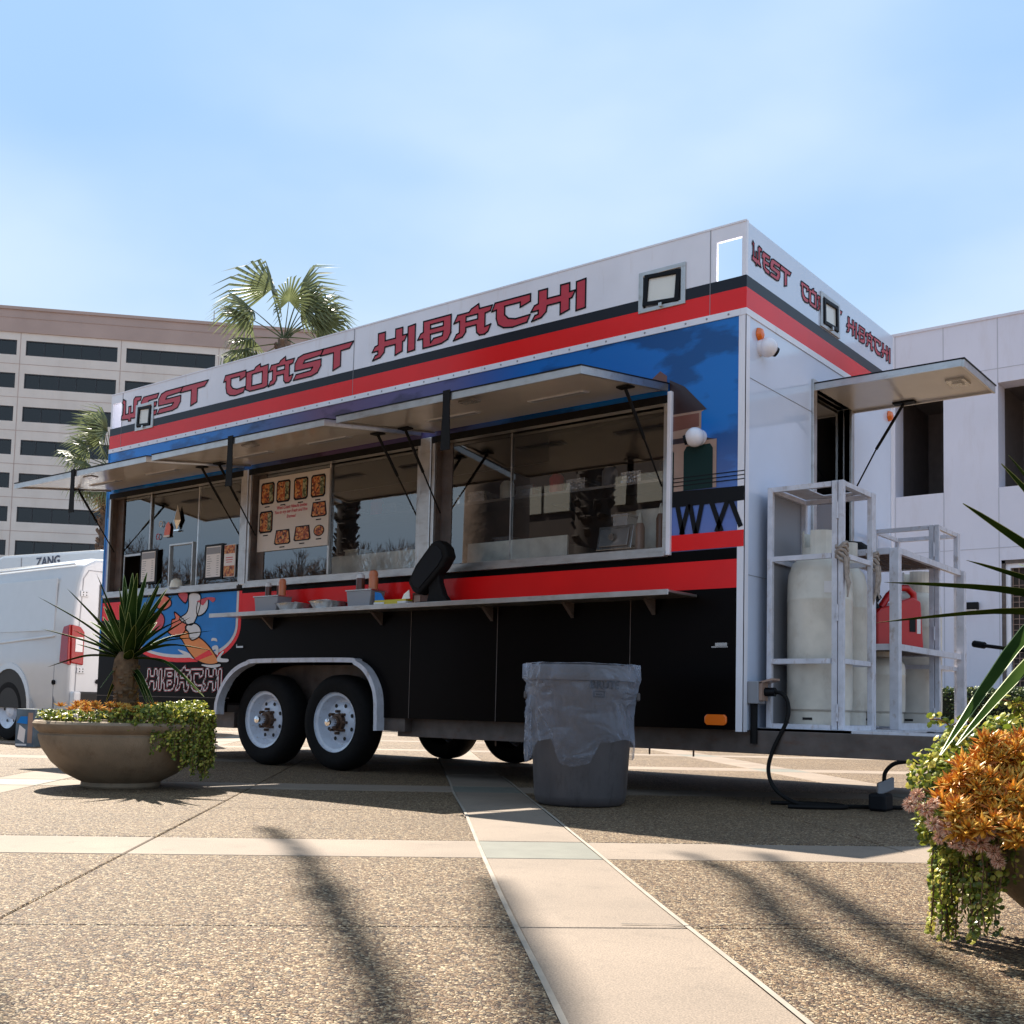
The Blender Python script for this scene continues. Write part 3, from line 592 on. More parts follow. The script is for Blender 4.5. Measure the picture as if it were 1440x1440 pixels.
art('figure_arm', A([(420, 140), (500, 180), (520, 260), (440, 320), (380, 310), (330, 260), (380, 200)]), 'pcoral', F+.0018)
art('figure_shell', A([(300, 370), (390, 350), (440, 420), (420, 520), (340, 580), (260, 540), (255, 430)]), 'lred', F+.0012)
art('white_robe', A([(740, 130), (860, 130), (870, 240), (830, 390), (760, 500), (620, 430), (700, 360), (730, 280)]), 'pwhite', F+.0024)
art('white_sleeve', A([(840, 230), (950, 180), (955, 290), (900, 370), (830, 380)]), 'pwhite', F+.0018)
art('white_trouser', A([(690, 520), (800, 480), (870, 540), (860, 630), (780, 680), (740, 650), (730, 590)]), 'pwhite', F+.0024)
art('head_band', A([(600, 130), (720, 120), (690, 240)]), 'lred', F+.003)
art('ribbon', A([(830, 215), (960, 170), (1045, 180), (1020, 230), (960, 195), (900, 265), (850, 225)]), 'lred', F+.003, False)
for L in ([(1000, 690), (1010, 655), (1060, 660), (1070, 695), (1030, 685)], [(1010, 760), (1060, 740), (1085, 770), (1080, 850), (1060, 850), (1050, 790), (1020, 800)], [(1070, 890), (1130, 815), (1150, 820), (1110, 890), (1200, 905), (1190, 940), (1080, 935)], [(890, 970), (1000, 975), (1100, 965), (1100, 990), (1010, 1010), (900, 985)]):
    art('white_splash', A(L), 'pwhite', F+.003, False)
hw = build('wordmark_glow', MB().prism([[(-6.16, .60), (-5.02, .60), (-5.02, .605), (-6.16, .605)]], SIDE, D1, None), M['black'], T, fix=False)
word('HIBACHI', -6.17, -5.0, .62, .20, SIDE, D1+.0006, .022, hw, M['black'], M['lred'], .0006)
word('HIBACHI', -6.17, -5.0, .62, .20, SIDE, D1+.003, .012, hw, None, M['pwhite'])
# serving windows: frames, panes, sills
for i, (a, b) in enumerate(WIN):
    fw_ = .028
    fr = build('window_frame', MB().prism([[(a, WZ0), (b, WZ0), (b, WZ1), (a, WZ1)], hole(a+fw_, b-fw_, WZ0+.035, WZ1-.05)], SIDE, .022, -.05), M['alu'], T, bevel=.003,
               label=['window frame at the far left with ordering hatches', 'window frame behind the menu board', 'window frame of the griddle'][i])
    build('header_gap_shade', MB().box(a, b, -.0245, -.0225, WZ1-.052, WZ1), M['rubber'], fr)  # dark strip coloured in for the shaded gap between awning and window
    build('sill', MB().box(a, b, -.05, .02, WZ0-.028, WZ0-.001).box(a, b, -.035, .03, WZ0, WZ0+.012), M['alu'], fr)
    build('jamb', MB().box(a+fw_, a+fw_+.11, .055, .07, WZ0+.05, WZ1-.05).box(a+fw_+.001, a+fw_+.004, .0, .07, WZ0+.05, WZ1-.05), M['frame'], fr)
    build('jamb', MB().box(b-fw_-.03, b-fw_-.002, .03, .07, WZ0+.05, WZ1-.05), M['alu'], fr)
    xs = {0: [a+.17, -6.30, -5.55, b-.05], 1: [a+.07, -3.76, b-.05], 2: [a+.07, -1.86, b-.05]}[i]
    for k in range(len(xs)-1):
        y = .062+.012*(k % 2)
        zb = WZ0+.05
        if i == 0 and k == 0: zb = 1.93
        build('glass_pane', MB().add([(xs[k], y, zb), (xs[k+1], y, zb), (xs[k+1], y, WZ1-.05), (xs[k], y, WZ1-.05)], [(0, 1, 2, 3)]), M['glass'], fr, fix=False)
        build('pane_rail', MB().box(xs[k+1]-.012, xs[k+1]+.006, y-.006, y+.01, WZ0+.05, WZ1-.05) if i != 2 or k else MB().box(xs[k+1]-.004, xs[k+1]+.002, y-.004, y+.008, WZ0+.05, WZ1-.05), M['alu'], fr)
        if i == 0 and k == 0: build('hatch_frame', MB().prism([hole(xs[k], xs[k+1], WZ0+.05, 1.95), hole(xs[k]+.015, xs[k+1]-.015, WZ0+.06, 1.93)], SIDE, -.06, -.07), M['alu'], fr)
        if i == 0 and k == 1: build('hatch_frame', MB().prism([hole(-5.97, -5.60, WZ0+.05, 2.0), hole(-5.955, -5.615, WZ0+.06, 1.985)], SIDE, -.055, -.085), M['alu'], fr)
    if i == 0: build('hatch_void', MB().box(-5.955, -5.615, .09, .10, WZ0+.06, 1.985), M['dark'], fr)
build('centre_post', MB().box(-2.675, -2.565, -.03, 0, WZ0, WZ1), M['alu'], T, bevel=.006)
build('centre_post', MB().box(-4.795, -4.725, -.03, 0, WZ0, WZ1), M['alu'], T, bevel=.006)
build('edge_post', MB().box(-.53, -.50, -.03, 0, WZ0-.02, WZ1+.02), M['white'], T, bevel=.004)
# awnings
for i, (a, b) in enumerate(WIN):
    zi, zo, dy = 2.60, 2.465, .985
    def aw(x0, x1, y0, y1, t0, t1):
        z = lambda y: zi+(zo-zi)*(-y/dy)
        vs = [(x, y, z(y)+t) for t in (t0, t1) for y in (y0, y1) for x in (x0, x1)]
        return MB().add(vs, [(0, 2, 3, 1), (4, 5, 7, 6), (0, 1, 5, 4), (2, 6, 7, 3), (0, 4, 6, 2), (1, 3, 7, 5)])
    AW = build('awning', aw(a+.02, b-.02, -dy, -.02, .0, .03), M['under'], T, label=['far left awning flap', 'middle awning flap', 'right awning flap'][i])
    b2 = aw(a+.0, b-.0, -dy-.012, -dy, -.012, .034); b3 = aw(b-.02, b, -dy, -.02, -.012, .034); b4 = aw(a, a+.02, -dy, -.02, -.012, .034)
    for s in (b3, b4): b2.add(s.v, s.f)
    build('awning_rim', b2, M['alu'], AW)
    build('awning_skin', aw(a-.004, b+.004, -dy-.017, -.01, .0345, .042), M['ink'], AW)
    for c in (.28, .72):
        cx = a+(b-a)*c
        build('awning_light', aw(cx-.22, cx+.22, -.47, -.40, -.006, .0), M['cage'], AW)
        build('light_lens', aw(cx-.20, cx+.20, -.46, -.41, -.010, -.0065), M['tagm'], AW)
    cx = (a+b)/2+(.0 if i else -.03)
    build('latch', MB().box(cx+.03, cx+.16, -.93, -.86, 2.448, 2.462), M['steel'], AW)
    sx = cx+.0
    st = MB().prism([[(sx-.03, zo+.05), (sx+.03, zo+.05), (sx+.028, zo-.05), (sx+.04, zo-.33), (sx-.04, zo-.33), (sx-.028, zo-.05)]], lambda u, v, d: (u, -d, v), dy+.017, dy+.023)
    build('pull_strap', st, M['rubber'], AW)
    for sx, sg in ((a+.08, 1), (b-.08, -1)):
        p0 = Vector((sx, -.40, 2.52)); p1 = Vector((sx-sg*.02, .02, 1.98)); pm = p0.lerp(p1, .5)
        g_ = build('gas_strut', MB().tube([p0, pm], .011, 8).tube([pm, p1], .006, 8).box(sx-.05, sx+.05, -.43, -.37, 2.525, 2.535), M['rubber'], AW)
# end hatch and its awning
hf = build('hatch_frame', MB().prism([hole(HY0-.06, HY1+.05, HZ0-.05, HZ1+.05), hole(HY0, HY1, HZ0, HZ1)], END, .018, -.05), M['alu'], T, bevel=.003, label='frame of the side hatch above the gas cage')
build('hatch_glass', MB().add([(-.044, HY0, HZ0), (-.044, HY1, HZ0), (-.044, HY1, HZ1), (-.044, HY0, HZ1)], [(0, 1, 2, 3)]), M['glass'], hf, fix=False)
ea = build('awning', MB().box(.02, .99, HY0-.03, HY1+.03, 2.765, 2.79), M['under'], T, label='small awning flap over the end hatch')
build('awning_rim', MB().box(.985, 1.0, HY0-.04, HY1+.04, 2.745, 2.795).box(.01, .985, HY0-.045, HY0-.03, 2.75, 2.795).box(.01, .985, HY1+.03, HY1+.045, 2.75, 2.795), M['alu'], ea)
build('awning_skin', MB().box(0.01, 1.005, HY0-.05, HY1+.05, 2.7955, 2.803), M['ink'], ea)
build('latch', MB().box(.80, .92, 1.28, 1.44, 2.748, 2.764).box(.83, .89, 1.32, 1.40, 2.735, 2.748), M['steel'], ea)
build('gas_strut', MB().tube([(.40, HY1-.02, 2.75), (.2, HY1-.01, 2.45)], .011).tube([(.2, HY1-.01, 2.45), (.0, HY1, 2.10)], .006).box(.33, .48, HY1-.05, HY1+.01, 2.75, 2.764), M['rubber'], ea)
# marker lights, cameras, outlet, latch
for y in (.17, 2.49):
    mk_ = build('marker_light', MB().lathe([(.001, .035), (.035, .03), (.048, .012), (.05, .0)], (0.002, y, 2.905), 18, 'x', fn=lambda r, h, t: (r*(.85 if abs(math.cos(t)) < .5 else .72), h)), M['orange'], T, smooth=True)
mk2 = build('marker_light', MB().prism([[(-.25, .48), (-.235, .465), (-.115, .465), (-.10, .48), (-.10, .515), (-.115, .53), (-.235, .53), (-.25, .515)]], SIDE, .015, 0), M['orange'], T, bevel=.006)
def camera_dome(c, out, look):
    out, look = Vector(out), Vector(look).normalized(); c = Vector(c)
    b = MB().tube([c, c+out*.02, c+out*.04], [.052, .052, .046], 20)
    o = build('security_camera', b, M['white'], T, smooth=True)
    cc = c+out*.04+look*.012; build('camera_ball', MB().sphere(cc, .062, 20, 14), M['white'], o, smooth=True)
    build('camera_eye', MB().tube([cc+look*.045, cc+look*.070], [.034, .030], 16), M['ink'], o)
camera_dome((-.31, 0, 2.255), (0, -1, 0), (-.9, -.35, -.25)); camera_dome((0, .20, 2.83), (1, 0, 0), (.5, .75, -.35))
build('door_latch', MB().box(-.18, -.10, -.016, 0, .945, .965).box(-.21, -.10, -.006, 0, .937, .944), M['steel'], T)
build('door_latch', MB().box(-4.80, -4.72, -.016, 0, 1.0, 1.015).box(-4.82, -4.81, -.01, 0, 1.0, 1.03), M['steel'], T)
ob = build('outlet_box', MB().box(.004, .075, .05, .15, .60, .735), M['tagm'], T, bevel=.005)
build('outlet_cover', MB().obox((.11, .12, .735), (.045, 0, .012), (0, .06, 0), (0, 0, .006)).box(.075, .095, .06, .14, .62, .73), M['ptan'], ob)
build('conduit', MB().tube([(.03, .09, .60), (.03, .09, .36)], .022, 12), M['rubber'], ob)
# counter shelf with brackets
SH = build('counter_shelf', MB().box(-4.74, -.31, -.36, -.01, 1.25, 1.266).box(-4.74, -.31, -.366, -.36, 1.234, 1.268), M['alu'], T, bevel=.002)
for x in (-4.35, -3.05, -1.95, -1.25, -.62):
    build('bracket', MB().prism([[(-.01, 1.249), (-.13, 1.249), (-.01, 1.15)]], lambda u, v, d: (x+d, u, v), -.012, .012), M['frame'], SH)
# chassis
fr = MB().box(-2.95, 1.75, .10, .16, .30, .44).box(X0+.2, 1.6, 2.40, 2.46, .30, .44).box(X0+.1, -4.95, .10, .16, .30, .44)
for x in (-6.6, -5.5, -2.6, -1.9, -1.2, -.5): fr.box(x, x+.05, .16, 2.40, .34, .438)
FRM = build('chassis_rail', fr, M['frame'], T, bevel=.004)
build('mud_step', MB().box(-3.05, -2.80, .02, .10, .34, .44), M['frame'], FRM)
sbm = MB()
for x in (-2.0, -1.62, -.95, -.72, -.40): sbm.tube([(x, .13, .30), (x, .13, .262)], .006, 6)
build('bolts', sbm, M['rust'], FRM)
build('platform', MB().box(.004, .62, .12, 2.47, .44, .456).box(.004, 1.5, .12, .2, .44, .455), M['cage'], FRM)
tg = MB(); tg.bar((.0, 2.40, .37), (1.85, 1.35, .37), .06, .13); tg.bar((.0, .20, .37), (1.85, 1.25, .37), .06, .13)
build('tongue', tg, M['frame'], FRM); build('coupler', MB().box(1.75, 2.1, 1.24, 1.36, .36, .46), M['ink'], FRM, bevel=.02)
# fender trim
def smooth_open(P, n=6):
    P = [Vector(p) for p in P]; out = []
    for i in range(len(P)-1):
        p0, p1, p2, p3 = P[max(i-1, 0)], P[i], P[i+1], P[min(i+2, len(P)-1)]
        for j in range(n):
            q = j/n; v = .5*((2*p1)+(p2-p0)*q+(2*p0-5*p1+4*p2-p3)*q*q+(3*p1-p0-3*p2+p3)*q*q*q); out.append((v.x, v.y))
    return out+[tuple(P[-1])]
def off(lp, g):
    out = []
    for i, p in enumerate(lp):
        a = Vector(lp[max(i-1, 0)]); b = Vector(lp[min(i+1, len(lp)-1)]); t = (b-a).normalized(); n_ = Vector((-t.y, t.x)); out.append((p[0]+n_.x*g, p[1]+n_.y*g))
    return out
ar = [(-4.98, .42), (-4.975, .52), (-4.93, .62), (-4.85, .72), (-4.74, .80), (-4.60, .85), (-4.42, .872), (-3.40, .872), (-3.27, .85), (-3.16, .79), (-3.08, .69), (-3.04, .57), (-3.03, .34)]
ars = smooth_open(ar)
build('fender_trim', MB().prism([off(ars, .028)+off(ars, -.008)[::-1]], SIDE, .075, -.005), M['cage'], T, bevel=.006)
build('wheel_well', MB().prism([off(ar, -.012)+[(-3.05, .44), (-4.95, .44)]], SIDE, -.32, -.33), M['frame'], T)
# wheels
def wheel(x, y, side):
    s = side
    tp = [(.24, .095), (.30, .112), (.355, .10), (.382, .07), (.388, 0), (.382, -.07), (.355, -.10), (.30, -.112), (.24, -.095)]
    b = MB().lathe(tp, (x, y+.12*s, .388), 48, 'y')
    w_ = build('wheel', b, M['tyre'], T, smooth=True)
    yo = y+.12*s
    rp = [(.243, -.10), (.236, -.085), (.215, -.078), (.205, -.05), (.196, -.02), (.185, .0), (.165, .005), (.15, -.02), (.12, -.035), (.09, -.045), (.001, -.046)]
    rm = build('rim', MB().lathe([(r, h*s) for r, h in rp], (x, yo, .388), 40, 'y'), M['rimw'], w_, smooth=True)
    for k in range(8):
        t = 2*math.pi*(k+.5)/8; vh = MB().lathe([(.017, 0), (.001, 0)], (x+.142*math.cos(t), yo-.0285*s-.003*s, .388+.142*math.sin(t)), 12, 'y'); build('vent_hole', vh, M['dark'], w_)
    hb = MB().lathe([(.075, -.045*s), (.07, -.075*s), (.05, -.08*s), (.046, -.10*s), (.001, -.102*s)], (x, yo, .388), 20, 'y')
    build('hub', hb, M['rust'], w_, smooth=True)
    build('hub_cap', MB().lathe([(.036, -.10*s), (.038, -.15*s), (.03, -.175*s), (.001, -.178*s)], (x, yo, .388), 18, 'y'), M['chrome'], w_, smooth=True)
    for k in range(8):
        t = 2*math.pi*k/8; build('lug_nut', MB().lathe([(.013, -.045*s), (.013, -.085*s), (.001, -.09*s)], (x+.088*math.cos(t), yo, .388+.088*math.sin(t)), 6, 'y'), M['rust'], w_)
for x in (-3.62, -4.50): wheel(x, .04, 1)
for x in (-3.62, -4.50): wheel(x, W-.04, -1)
build('axle', MB().tube([(-3.62, .3, .39), (-3.62, 2.3, .39)], .05).tube([(-4.50, .3, .39), (-4.50, 2.3, .39)], .05), M['frame'], T)
# kitchen inside
K = build('kitchen_counter', MB().box(-6.7, -.1, 1.75, 2.5, .52, 1.42), M['steel'], T)
def IN(x, y, yy):
    d = FW+RT*((x-720)/1550.957)-UP*((y-880.46)/1550.957); P = CAM+d*((yy-CAM.y)/d.y); return P.x, P.z
gx0, gz0 = IN(657, 790, .34); gx1, gz1 = IN(798, 752, .34)
build('griddle_back', MB().box(gx0, gx1, .34, .36, gz0-.06, gz1), M['cream'], K)
build('griddle', MB().box(gx0, gx1, .37, 1.0, .52, gz1-.06), M['steel'], K)
gx0, _ = IN(467, 790, .30); gx1, gz1 = IN(585, 772, .30)
build('white_sheet', MB().box(gx0, gx1, .30, .32, 1.5, gz1), M['cream'], K)
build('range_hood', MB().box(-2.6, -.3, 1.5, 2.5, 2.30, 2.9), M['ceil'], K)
build('wall_cabinet', MB().box(-2.3, -2.0, 2.1, 2.5, 1.95, 2.28).box(-1.8, -.9, 2.1, 2.5, 1.95, 2.28), M['cream'], K)
fx0, _ = IN(893, 750, .6); fx1, fz1 = IN(938, 712, .6)
build('fridge', MB().box(fx0, fx1+.1, .6, 1.2, .52, fz1), M['cream'], K, bevel=.01)
for k, (x_, w_, h_, mk_) in enumerate(((-2.30, .16, .12, 'steel'), (-1.22, .12, .20, 'steel'), (-.62, .10, .24, 'cream'), (-4.40, .18, .10, 'steel'), (-3.95, .16, .14, 'cream'), (-3.35, .20, .11, 'steel'), (-3.0, .12, .2, 'tagm'))):
    build('steam_pan', MB().box(x_, x_+w_, .42, .58, 1.70, 1.70+h_).box(x_-.01, x_+w_+.01, .41, .59, 1.70+h_, 1.712+h_), M[mk_], K)
build('pass_shelf', MB().box(-4.6, -.2, .62, .95, 2.16, 2.18), M['steel'], K)
for k in range(17):
    x_ = -4.5+k*.245
    if k % 2: build('stacked_trays', MB().box(x_, x_+.17, .66, .90, 2.181, 2.21).box(x_+.005, x_+.165, .665, .895, 2.212, 2.24).box(x_, x_+.17, .66, .90, 2.242, 2.27), M['foil'], K)
    else: build('canister', MB().lathe([(.055, 2.181), (.06, 2.20), (.06, 2.32), (.04, 2.35), (.001, 2.352)], (x_+.07, .78, 0), 12), M[['cream', 'redpl', 'tagm', 'steel'][(k//2) % 4]], K, smooth=True)
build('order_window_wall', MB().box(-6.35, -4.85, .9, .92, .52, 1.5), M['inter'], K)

# ================================================================== THINGS on / in the trailer
# steam-table lid leaning in the window
t = thing('pan_lid', 'stainless pan lid with a round knob leaning inside the right trailer window', 'pan lid', (-1.05, .20, 1.60))
build('lid_plate', MB().obox((-1.03, .16, 1.70), (.14, .0, .0), (0, .02, .085), (0, .006, -.001)), M['steel'], t, bevel=.012)
build('lid_panel', MB().obox((-1.03, .142, 1.70), (.115, .0, .0), (0, .015, .062), (0, .004, -.001)), M['alu'], t, bevel=.006)
build('knob', MB().lathe([(.001, -.03), (.022, -.03), (.024, -.022), (.012, -.015), (.012, 0)], (-1.03, .135, 1.70), 14, 'y'), M['chrome'], t)
for i, (x, mk_, lb) in enumerate(((-.86, 'ptan', 'tan squeeze bottle right of the pan lid inside the window'), (-.70, 'brown', 'dark brown squeeze bottle near the right end inside the window'))):
    t = thing('squeeze_bottle', lb, 'bottle', (x, .2, 1.56))
    build('bottle_body', MB().lathe([(.03, 1.56), (.032, 1.60), (.032, 1.76+.05*i), (.022, 1.79+.05*i)], (x, .2, 0), 14), M[mk_], t, smooth=True)
    build('nozzle', MB().lathe([(.024, 1.79+.05*i), (.02, 1.81+.05*i), (.006, 1.86+.05*i)], (x, .2, 0), 10), M['cream'], t)
# menu board
t = thing('menu_board', 'square cream menu board with photos of food trays and red lettering, in the middle window', 'menu board', (-4.22, .05, 1.84))
build('board_panel', MB().box(-4.66, -3.76, .045, .055, 1.835, 2.475), M['board'], t)
BX = lambda u, v: (-4.66+u*.90, 2.475-v*.64)      # 0..1 board coordinates
def tray(u, v, w_, h_, kind):
    x, z = BX(u, v)
    def rr(s): 
        a, b = w_*.45*s, h_*.32*s
        if kind == 'round': return ell(x, z, a, b, n=18)
        if kind == 'trap': return [(x-a*.8, z+b), (x+a*.8, z+b), (x+a, z-b*.8), (x+a*.8, z-b), (x-a*.8, z-b), (x-a, z-b*.8)]
        return [(x-a, z-b*.8), (x-a, z+b*.8), (x-a*.8, z+b), (x+a*.8, z+b), (x+a, z+b*.8), (x+a, z-b*.8), (x+a*.8, z-b), (x-a*.8, z-b)]
    pb_ = build('tray_picture', MB().prism([rr(1)], SIDE, -.045+.0015, None), M['ink'], t, fix=False)
    build('food_picture', MB().prism([rr(.84)], SIDE, -.045+.003, None), M['food'], pb_, fix=False)
    if kind == 'rect':
        build('greens_picture', MB().add([SIDE(a, b, -.045+.0042) for a, b in ((x+w_*.12, z-h_*.25), (x+w_*.36, z-h_*.25), (x+w_*.36, z+h_*.25), (x+w_*.12, z+h_*.25))], [(0, 1, 2, 3)]), M['veg'], pb_, fix=False)
    cx_, cz_ = x, z-h_*.32-.022
    build('caption', MB().add([SIDE(a, b, -.045+.0015) for a, b in ((cx_-.033, cz_-.005), (cx_+.033, cz_-.005), (cx_+.033, cz_+.005), (cx_-.033, cz_+.005))], [(0, 1, 2, 3)]), M['ink'], pb_, fix=False)
for u in (.13, .36, .61, .85): tray(u, .21, .2, .30, 'rect')
tray(.12, .60, .2, .30, 'rect'); tray(.87, .52, .22, .20, 'trap'); tray(.37, .83, .24, .2, 'trap'); tray(.65, .81, .24, .2, 'trap'); tray(.88, .80, .15, .15, 'round')
for k, (s, u, v) in enumerate((('West Coast Hibachi Invites', .27, .45), ('You to try our Fresh and Fire', .24, .51), ('Entrees!', .42, .58))):
    x, z = BX(u, v); build('red_lettering', text_mb(s, .040, lambda a, b, d: SIDE(a+x, b+z, d), -.045+.002, shear=.25, sx=.88, bold=.0008), M['lred'], t, fix=False)
# posters in the ordering window
for i, (a, b, z0, z1, lb) in enumerate(((-6.42, -6.14, 1.64, 1.97, 'black framed price list in the far left window, left of the order hatch'), (-5.40, -5.13, 1.63, 1.95, 'black framed price list in the far left window, right of the order hatch'))):
    t = thing('price_list', lb, 'menu', ((a+b)/2, .05, z0), 'framed price lists')
    build('clipboard', MB().box(a, b, .043, .055, z0, z1), M['ink'], t)
    build('sheet', MB().box(a+.03, b-.03, .040, .0425, z0+.02, z1-.02), M['paper'], t)
    pc = MB().box(a+.035, b-.035, .0385, .0395, z1-.09, z1-.03)
    build('sheet_photo', pc, M['tagm'], t)
    ln = MB()
    for k in range(9):
        z = z1-.115-k*.021
        ln.box(a+.045, a+.045+random.uniform(.04, .07), .0385, .0395, z, z+.005); ln.box(b-.085, b-.055, .0385, .0395, z, z+.005)
    o = build('printed_lines', ln, M['tagm'], t); o['kind'] = 'stuff'
t = thing('food_poster', 'small pink and white food poster beside the right price list', 'poster', (-5.0, .05, 1.64))
build('sheet', MB().box(-5.115, -4.96, .045, .055, 1.64, 1.93), M['paper'], t)
build('food_picture', MB().box(-5.11, -4.965, .042, .0445, 1.85, 1.925).box(-5.11, -4.965, .042, .0445, 1.645, 1.74), M['food'], t)
build('pink_lines', MB().box(-5.09, -4.99, .043, .0445, 1.81, 1.817).box(-5.09, -4.99, .043, .0445, 1.79, 1.797).box(-5.08, -5.0, .043, .0445, 1.77, 1.776), M['lred'], t)
t = thing('diamond_emblem', 'hanging chrome diamond ornament in the upper part of the far left window', 'ornament', (-5.86, .05, 2.13))
b = MB(); c = (-5.86, .02, 2.22)
b.add([(-5.86, .05, 2.37), (-5.80, .05, 2.22), (-5.86, .05, 2.13), (-5.92, .05, 2.22), c], [(0, 1, 4), (1, 2, 4), (2, 3, 4), (3, 0, 4)])
build('diamond_body', b, M['chrome'], t); build('base_bar', MB().box(-5.90, -5.82, .045, .055, 2.12, 2.132), M['chrome'], t)
for i, (x, z, mk_, lb) in enumerate(((-6.13, 2.21, 'paper', 'round pale sticker, upper one left in the order window'), (-6.17, 2.09, 'lred', 'round dark sticker, lower one left in the order window'))):
    o = build('sticker', MB().lathe([(.03, .058), (.030, .060), (.022, .060), (.022, .058)], (x, 0, z), 16, 'y'), M[mk_]); tag(o, lb, 'sticker', 'window stickers')
t = thing('mascot_sticker', 'coral and white printed sticker between the order hatches', 'sticker', (-6.02, .055, 2.08))
build('coral_print', MB().prism([[(-6.07, 2.08), (-5.98, 2.08), (-5.97, 2.17), (-6.0, 2.22), (-6.04, 2.2), (-6.06, 2.14)]], SIDE, -.056, -.06), M['pcoral'], t)
build('white_base', MB().box(-6.07, -5.975, .052, .0555, 2.075, 2.092), M['paper'], t)
# small speaker dome on the sill
t = thing('sill_puck', 'small grey rounded card reader on the far left sill', 'card reader', (-5.75, -.01, 1.56))
build('puck_body', MB().lathe([(.06, 1.557), (.06, 1.60), (.045, 1.64), (.015, 1.66), (.001, 1.66)], (-5.75, 0, 0), 18), M['cream'], t, smooth=True)
build('puck_foot', MB().lathe([(.062, 1.557), (.064, 1.565), (.062, 1.572)], (-5.75, 0, 0), 18), M['tagm'], t)
# things on the counter
def bottle(x, y, z, body, cap, lb, h=.15, r=.026):
    t = thing('sauce_bottle', lb, 'bottle', (x, y, z), 'sauce bottles on the counter')
    build('bottle_body', MB().lathe([(.001, z), (r, z), (r, z+h*.6), (r*.9, z+h*.72)], (x, y, 0), 14), M[body], t, smooth=True)
    build('bottle_cap', MB().lathe([(r*.98, z+h*.70), (r*1.02, z+h*.78), (r*.8, z+h*.95), (r*.3, z+h)], (x, y, 0), 14), M[cap], t, smooth=True)
def caddy(x0, x1, lb):
    t = thing('caddy', lb, 'container', ((x0+x1)/2, -.17, 1.268), 'grey napkin caddies')
    zz = 1.268; b = MB()
    b.prism([[(x0+.02, zz), (x1-.02, zz), (x1, zz+.13), (x0, zz+.13)]], SIDE, .25, .10)
    build('caddy_body', b, M['tagm'], t, bevel=.006); build('caddy_rim', MB().box(x0-.006, x1+.006, -.256, -.094, zz+.128, zz+.137), M['steel'], t)
caddy(-4.30, -4.0, 'grey metal caddy at the left end of the counter'); caddy(-3.20, -2.93, 'grey metal caddy in the middle of the counter')
Zc = 1.405
bottle(-4.22, -.17, Zc, 'brown', 'pwhite', 'brown sauce bottle, leftmost in the left caddy', .12); bottle(-4.12, -.14, Zc, 'brown', 'pwhite', 'brown sauce bottle with white cap in the middle of the left caddy', .13, .020)
bottle(-4.02, -.19, Zc, 'sauce', 'sauce', 'orange sauce bottle at the right of the left caddy', .14, .030)
bottle(-3.12, -.18, Zc, 'brown', 'pwhite', 'brown sauce bottle with white cap in the middle caddy', .135, .034); bottle(-2.98, -.18, Zc, 'sauce', 'sauce', 'orange sauce bottle in the middle caddy', .15, .036)
for x, lb in ((-3.86, 'crumpled foil tray, left of two on the counter'), (-3.46, 'crumpled foil tray, right of two on the counter')):
    t = thing('foil_tray', lb, 'tray', (x, -.19, 1.268), 'foil trays on the counter'); rng = random.Random(int(-x*100))
    f_ = lambda r, h, th: (r*(1+.04*math.sin(th*17)+.03*rng.uniform(-1, 1)), h+.004*rng.uniform(-1, 1) if r > .1 else h)
    build('tray_body', MB().lathe([(.001, 1.270), (.115, 1.270), (.15, 1.325), (.165, 1.330)], (x, -.19, 0), 34, fn=f_), M['foil'], t)
    build('napkins', MB().lathe([(.14, 1.315), (.09, 1.337), (.001, 1.342)], (x, -.19, 0), 14, fn=lambda r, h, th: (r, h+.01*rng.uniform(-1, 1))), M['paper'], t)
t = thing('fork_carton', 'yellow and white open carton on the counter left of the black sign', 'carton', (-2.75, -.18, 1.268))
build('carton_body', MB().box(-2.90, -2.58, -.24, -.12, 1.268, 1.315), M['yell'], t); build('carton_flap', MB().prism([[(-2.90, 1.315), (-2.80, 1.315), (-2.84, 1.37), (-2.90, 1.38)], ], SIDE, .24, .235), M['pblue'], t)
build('carton_band', MB().box(-2.905, -2.80, -.245, -.115, 1.285, 1.30).box(-2.66, -2.575, -.245, -.115, 1.285, 1.30), M['paper'], t)
build('carton_flap', MB().prism([[(-2.62, 1.315), (-2.54, 1.315), (-2.55, 1.38), (-2.60, 1.35)]], SIDE, .24, .235), M['cream'], t)
t = thing('dark_box', 'dark small box behind the stand of the black tablet', 'box', (-2.45, -.15, 1.268))
build('box_body', MB().box(-2.55, -2.36, -.20, -.10, 1.268, 1.36), M['brown'], t); build('box_label', MB().box(-2.53, -2.47, -.203, -.2005, 1.28, 1.34), M['ptan'], t)
t = thing('tablet_terminal', 'black covered order terminal tilted on a stand at the counter', 'terminal', (-2.28, -.22, 1.268))
ax = Vector((.70, 0, .71)).normalized(); ay = Vector((-.71, 0, .70)).normalized()
c = Vector((-2.34, -.24, 1.53))
hp = [(-.215, -.03), (-.19, -.09), (.10, -.115), (.19, -.10), (.225, -.03), (.215, .05), (.17, .085), (-.08, .085), (-.20, .055)]
cv = lambda u, v, d: tuple(c+ax*u+ay*v+Vector((0, d, 0)))
build('padded_case', MB().prism([hp], cv, -.05, .05), M['rubber'], t, bevel=.018)
build('case_face', MB().prism([[(u*.8, v*.7) for u, v in hp]], cv, -.056, -.05), M['ink'], t, bevel=.004)
b = MB(); b.prism([[(-2.36, 1.275), (-2.15, 1.275), (-2.20, 1.33), (-2.24, 1.42), (-2.25, 1.50), (-2.36, 1.46), (-2.34, 1.35)]], SIDE, .26, .20); build('stand', b, M['rubber'], t, bevel=.01)
build('stand_foot', MB().box(-2.42, -2.12, -.31, -.13, 1.2685, 1.28), M['rubber'], t)

